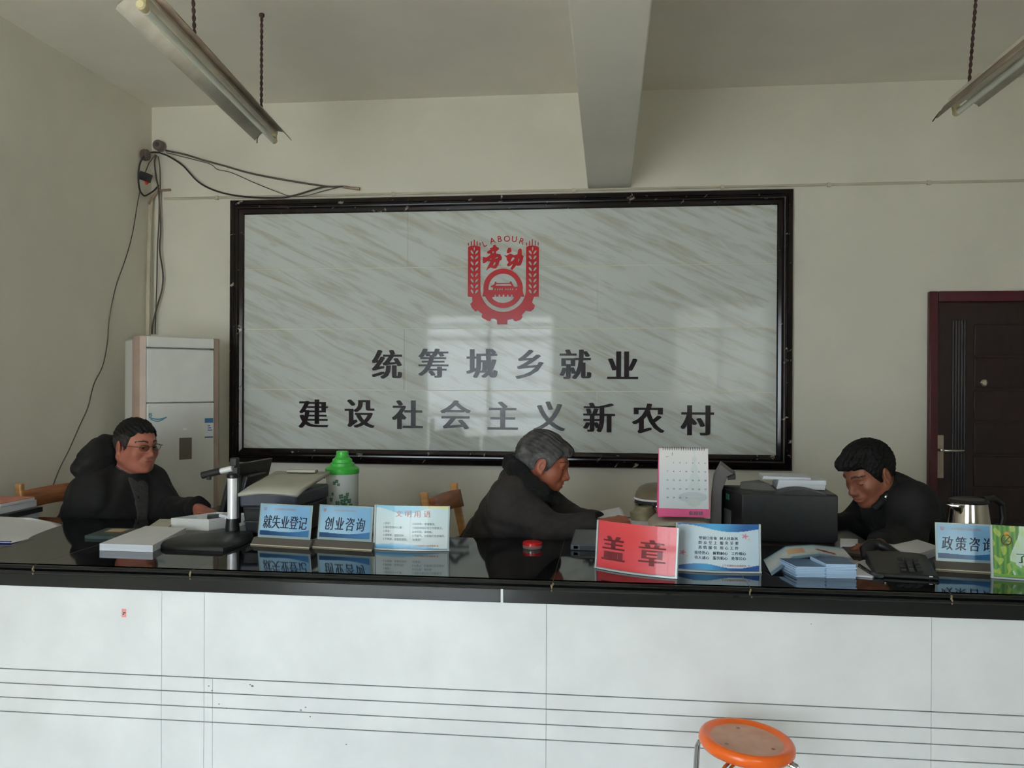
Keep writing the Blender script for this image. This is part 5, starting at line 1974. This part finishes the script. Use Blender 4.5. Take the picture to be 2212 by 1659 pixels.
    if o.get('fade') is not None:
        slot[(c[:, 2] < o['fade'] + .010 * np.sin(c[:, 0] * 45 + 1)) & (np.abs(c[:, 1]) > .045)] = 1
    add('hair', np_mesh('hair', v, F, [o['hair'], o.get('fade_mat', 'hair_fade')], slot), r)

    # jacket
    g = .022 + puff

    def jacket(P):
        d = torso(P, g - .004)
        a = None
        for k in 'LR':
            ax = J['w' + k] - J['e' + k]
            ax = ax / np.linalg.norm(ax)
            cuff = J['w' + k] - ax * .012
            up_ = cap(P, J['s' + k], J['e' + k], .060 + g, .050 + g)
            fo = cap(P, J['e' + k], J['w' + k] + ax * .05, .050 + g, .034 + g * .7)
            fo = np.maximum(fo, (P - cuff) @ ax)
            e = smin(up_, fo, .03)
            a = e if a is None else np.minimum(a, e)
        d = smin(d, a, .035)
        # collar round the neck
        ring = o.get('collar', .0)
        n_ax = J['neck0'] - J['nb']
        n_ax = n_ax / np.linalg.norm(n_ax)
        col = cap(P, J['nb'] - n_ax * .02, J['nb'] + n_ax * ring, .078 * s, .074 * s)
        d = smin(d, col, .025)
        d = d + wr_noise(P, o.get('folds', .004)) + .5 * wr_noise(P + 1.7, o.get('folds', .004), .45)
        # open round the neck and chin, flat hem
        d = smax(d, -cap(P, J['nb'] + n_ax * (ring - .03), J['neck0'] + n_ax * .05, .064 * s, .066 * s), .01)
        d = np.maximum(d, (J['pelvis'][2] - .08) - P[:, 2])
        return d * .85
    v, F = surface(jacket, lo, hi, .0046)
    jk = add('jacket', np_mesh('jacket', v, F, [o['cloth']]), r)
    if o.get('hood'):
        hd = [(vec(a), b) for a, b in o['hood']]

        def hood(P):
            d = None
            for a, b in hd:
                e = ell(P, a, b)
                d = e if d is None else smin(d, e, .06)
            d = d + wr_noise(P, .004, 1.2)
            return smax(d, -near(P, hc, .3, lambda Q: ell(loc(Q), (-.005, 0, .0), (.112, .092, .125)) * s), .015) * .85
        v, F = surface(hood, hc - .32, hc + .22, .005)
        add('hood', np_mesh('hood', v, F, [o['cloth']]), jk)
    if o.get('collar_chain'):
        ch = [(vec(a), b) for a, b in o['collar_chain']]

        def colr(P):
            d = None
            for (a, ra), (b, rb) in zip(ch, ch[1:]):
                e = cap(P, a, b, ra, rb)
                d = e if d is None else smin(d, e, .02)
            return (d + wr_noise(P, o.get('collar_rough', .002), 3.)) * .8
        v, F = surface(colr, lo, hi, .004)
        add('collar', np_mesh('collar', v, F, [o.get('collar_mat', o['cloth'])]), jk)
    if o.get('sweater'):
        wd_ = o['sweater']

        def swt(P):
            d = torso(P, g + .001)
            q = P - J['chest']
            d = np.maximum(d, np.abs(q @ left + .0 - .0) - wd_ * (1 + .6 * np.clip(q[:, 2] / .2, -1, 1)))
            d = np.maximum(d, .02 - q @ fwd)
            d = smin(d, cap(P, J['nb'] + A3(0, 0, -.005), J['nb'] + (J['neck0'] - J['nb']) * .35, .068 * s, .066 * s), .01)
            return d
        v, F = surface(swt, lo, hi, .005)
        add('sweater', np_mesh('sweater', v, F, ['sweater']), r)

    def trs(P):
        d = smin(legs(P, .014), cap(P, J['pelvis'] + left * .08, J['pelvis'] - left * .08, .13, .13), .05)
        return np.maximum(d, .075 - P[:, 2])
    v, F = surface(trs, lo, hi, .009)
    add('trousers', np_mesh('trousers', v, F, ['trouser']), r)
    for k in 'LR':
        a = J['a' + k]

        def shoe(P):
            d = cap(P, A3(a[0], a[1], .05) - fwd * .05, A3(a[0], a[1], .036) + fwd * .15, .047, .036)
            return np.maximum(smin(d, cap(P, a + A3(0, 0, .04), A3(a[0], a[1], .05), .05, .045), .02), .004 - P[:, 2])
        v, F = surface(shoe, a - .26, a + .26, .009)
        add('shoe', np_mesh('shoe', v, F, ['shoe']), r)
    return r, wor, R, jk


def seated(o, pelvis, face):
    f = V(math.cos(math.radians(face)), math.sin(math.radians(face)), 0)
    l = V(-f.y, f.x, 0)
    J = o['J']
    J['pelvis'] = pelvis
    for k, sg in (('L', 1), ('R', -1)):
        J['k' + k] = pelvis + f * .41 + l * .12 * sg + V(0, 0, -.06)
        J['a' + k] = pelvis + f * .40 + l * .12 * sg + V(0, 0, .09 - pelvis.z)
    o['face'] = face


# the man with glasses, facing right towards his monitor
o = dict(scale=1.05, head=at(295, 963, 3.85), yaw=-23, pitch=4, fat=.011, skin='skin_a', hair='hair', hair_t=.012, fade=.048, temple=.008,
         hairline=[(-.13, -.065), (-.06, -.06), (-.03, -.03), (.0, -.03), (.018, -.022), (.03, .014), (.042, .048), (.06, .066), (.085, .07), (.12, .072)],
         cloth='coat', puff=.012, collar=.035, folds=.0035, sweater=.035, open=.9,
         J=dict(nb=at(276, 1042, 3.87), chest=at(258, 1098, 3.88), sL=at(318, 1042, 4.02), sR=at(196, 1068, 3.72), eL=at(366, 1112, 3.97), wL=at(432, 1101, 3.74), hL=at(462, 1110, 3.70),
                eR=at(158, 1150, 3.70), wR=at(232, 1168, 3.70), hR=at(260, 1172, 3.70)), nL=(.1, 0, 1), nR=(0, -.3, 1), tL=-1, tR=1, curlL=20, curlR=25)
seated(o, V(-2.40, 3.88, .60), -18)
o['hood'] = [(at(222, 985, 3.90), (.085, .13, .075)), (at(205, 1010, 3.88), (.075, .15, .06)), (at(232, 962, 3.92), (.05, .09, .05))]
p1, wor, RH, jk = person('man with glasses in a black hooded coat seated at the left facing right', o)
g = lambda x, y, z: Vector(wor((x, y, z)))

b = MB()
for sg in (-1, 1):
    rim = [g(.103 - .004 * math.cos(a) * sg * 0 - .010 * (abs(SC_EYE * sg + .022 * math.cos(a)) / .055) ** 2, sg * .033 + .023 * math.cos(a), .002 + .0145 * math.sin(a)) for a in [2 * PI * k / 20 for k in range(21)]]
    b.tube(rim, .0011, 6)
    b.tube([g(.097, sg * .056, .008), g(.088, sg * .072, .009), g(.04, sg * .083, .008), g(-.005, sg * .087, .006), g(-.02, sg * .086, -.004)], .0014, 6)
b.tube([g(.103, -.010, .006), g(.106, 0, .009), g(.103, .010, .006)], .0012, 6)
fr_ = b.build('spectacles', 'frame_dark', p1)
for sg in (-1, 1):
    b = MB()
    b.face([b.bm.verts.new(g(.102 - .010 * (abs(SC_EYE * sg + .022 * math.cos(a)) / .055) ** 2, sg * .033 + .022 * math.cos(a), .002 + .0138 * math.sin(a))) for a in [2 * PI * k / 20 for k in range(20)]])
    b.build('lens', 'lens', fr_, smooth=False)

# the grey-haired man in profile
o = dict(scale=1.03, head=at(1174, 1001, 3.53), yaw=6, pitch=15, fat=.0, skin='skin_b', hair='hair_grey', hair_t=.015, temple=.0, fade=.045, fade_mat='hair_silver',
         hairline=[(-.13, -.075), (-.06, -.07), (-.03, -.03), (.0, -.03), (.018, -.024), (.03, .0), (.042, .026), (.06, .048), (.085, .054), (.12, .054)],
         tufts=[((.060, 0, .076), (.046, .058, .024)), ((-.02, 0, .102), (.06, .055, .026))], spike=.0035, cloth='coat_brown', collar=.03, folds=.0035, lids=.6, open=.75, browt=.6,
         J=dict(nb=at(1126, 1040, 3.54), chest=at(1112, 1110, 3.58), sL=at(1150, 1062, 3.71), sR=at(1106, 1074, 3.43), eL=at(1226, 1126, 3.72), wL=at(1298, 1136, 3.60), hL=at(1345, 1136, 3.56),
                eR=at(1190, 1152, 3.43), wR=at(1298, 1134, 3.44), hR=at(1350, 1122, 3.45)), nL=(0, .2, 1), nR=(.1, -.3, 1), tL=-1, tR=1, curlL=25, curlR=32)
seated(o, V(-.58, 3.78, .60), -4)
o['collar_chain'] = [(at(1108, 1000, 3.62), .03), (at(1103, 1000, 3.53), .033), (at(1114, 1014, 3.45), .034), (at(1142, 1040, 3.42), .032), (at(1172, 1064, 3.45), .03), (at(1197, 1076, 3.52), .026), (at(1200, 1072, 3.60), .024)]
o['collar_mat'] = 'fur'
o['collar_rough'] = .003
person('grey-haired man in a dark brown coat with a black fur collar, seated in profile', o)

# the man bending over his papers at the right
o = dict(scale=1.04, head=at(1876, 1022, 3.60), yaw=207, pitch=26, fat=.004, skin='skin_c', hair='hair', hair_t=.014, temple=.0,
         hairline=[(-.13, -.06), (-.06, -.055), (-.03, -.028), (.0, -.03), (.018, -.024), (.032, .002), (.046, .034), (.064, .058), (.09, .064), (.12, .06)],
         tufts=[((.054, 0, .082), (.064, .058, .034)), ((.0, 0, .110), (.06, .055, .022))], spike=.004, cloth='coat_black', collar=.03, folds=.003, lids=1., open=.55,
         J=dict(nb=at(1926, 1066, 3.66), chest=at(1950, 1110, 3.70), sL=at(1968, 1088, 3.53), sR=at(1902, 1082, 3.84), eL=at(1955, 1165, 3.45), wL=at(1897, 1180, 3.27), hL=at(1862, 1187, 3.20),
                eR=at(1842, 1140, 3.88), wR=at(1772, 1140, 3.74), hR=at(1735, 1148, 3.68)), nL=(0, -.2, 1), nR=(0, .3, 1), tL=-1, tR=1, curlL=30, curlR=25)
seated(o, V(1.45, 3.78, .60), 186)
o['J']['kL'].y += .0
o['collar_chain'] = [(at(1938, 1030, 3.62), .014), (at(1930, 1052, 3.565), .018), (at(1913, 1076, 3.545), .018), (at(1890, 1096, 3.55), .014)]
p3, wor, RH, jk = person('dark-haired man in a black jacket bending over papers at the right', o)
p = at(1914, 1074, 3.515)
MB().ball(p, (.006, .004, .009), 10).build('collar_badge', 'chrome', jk)
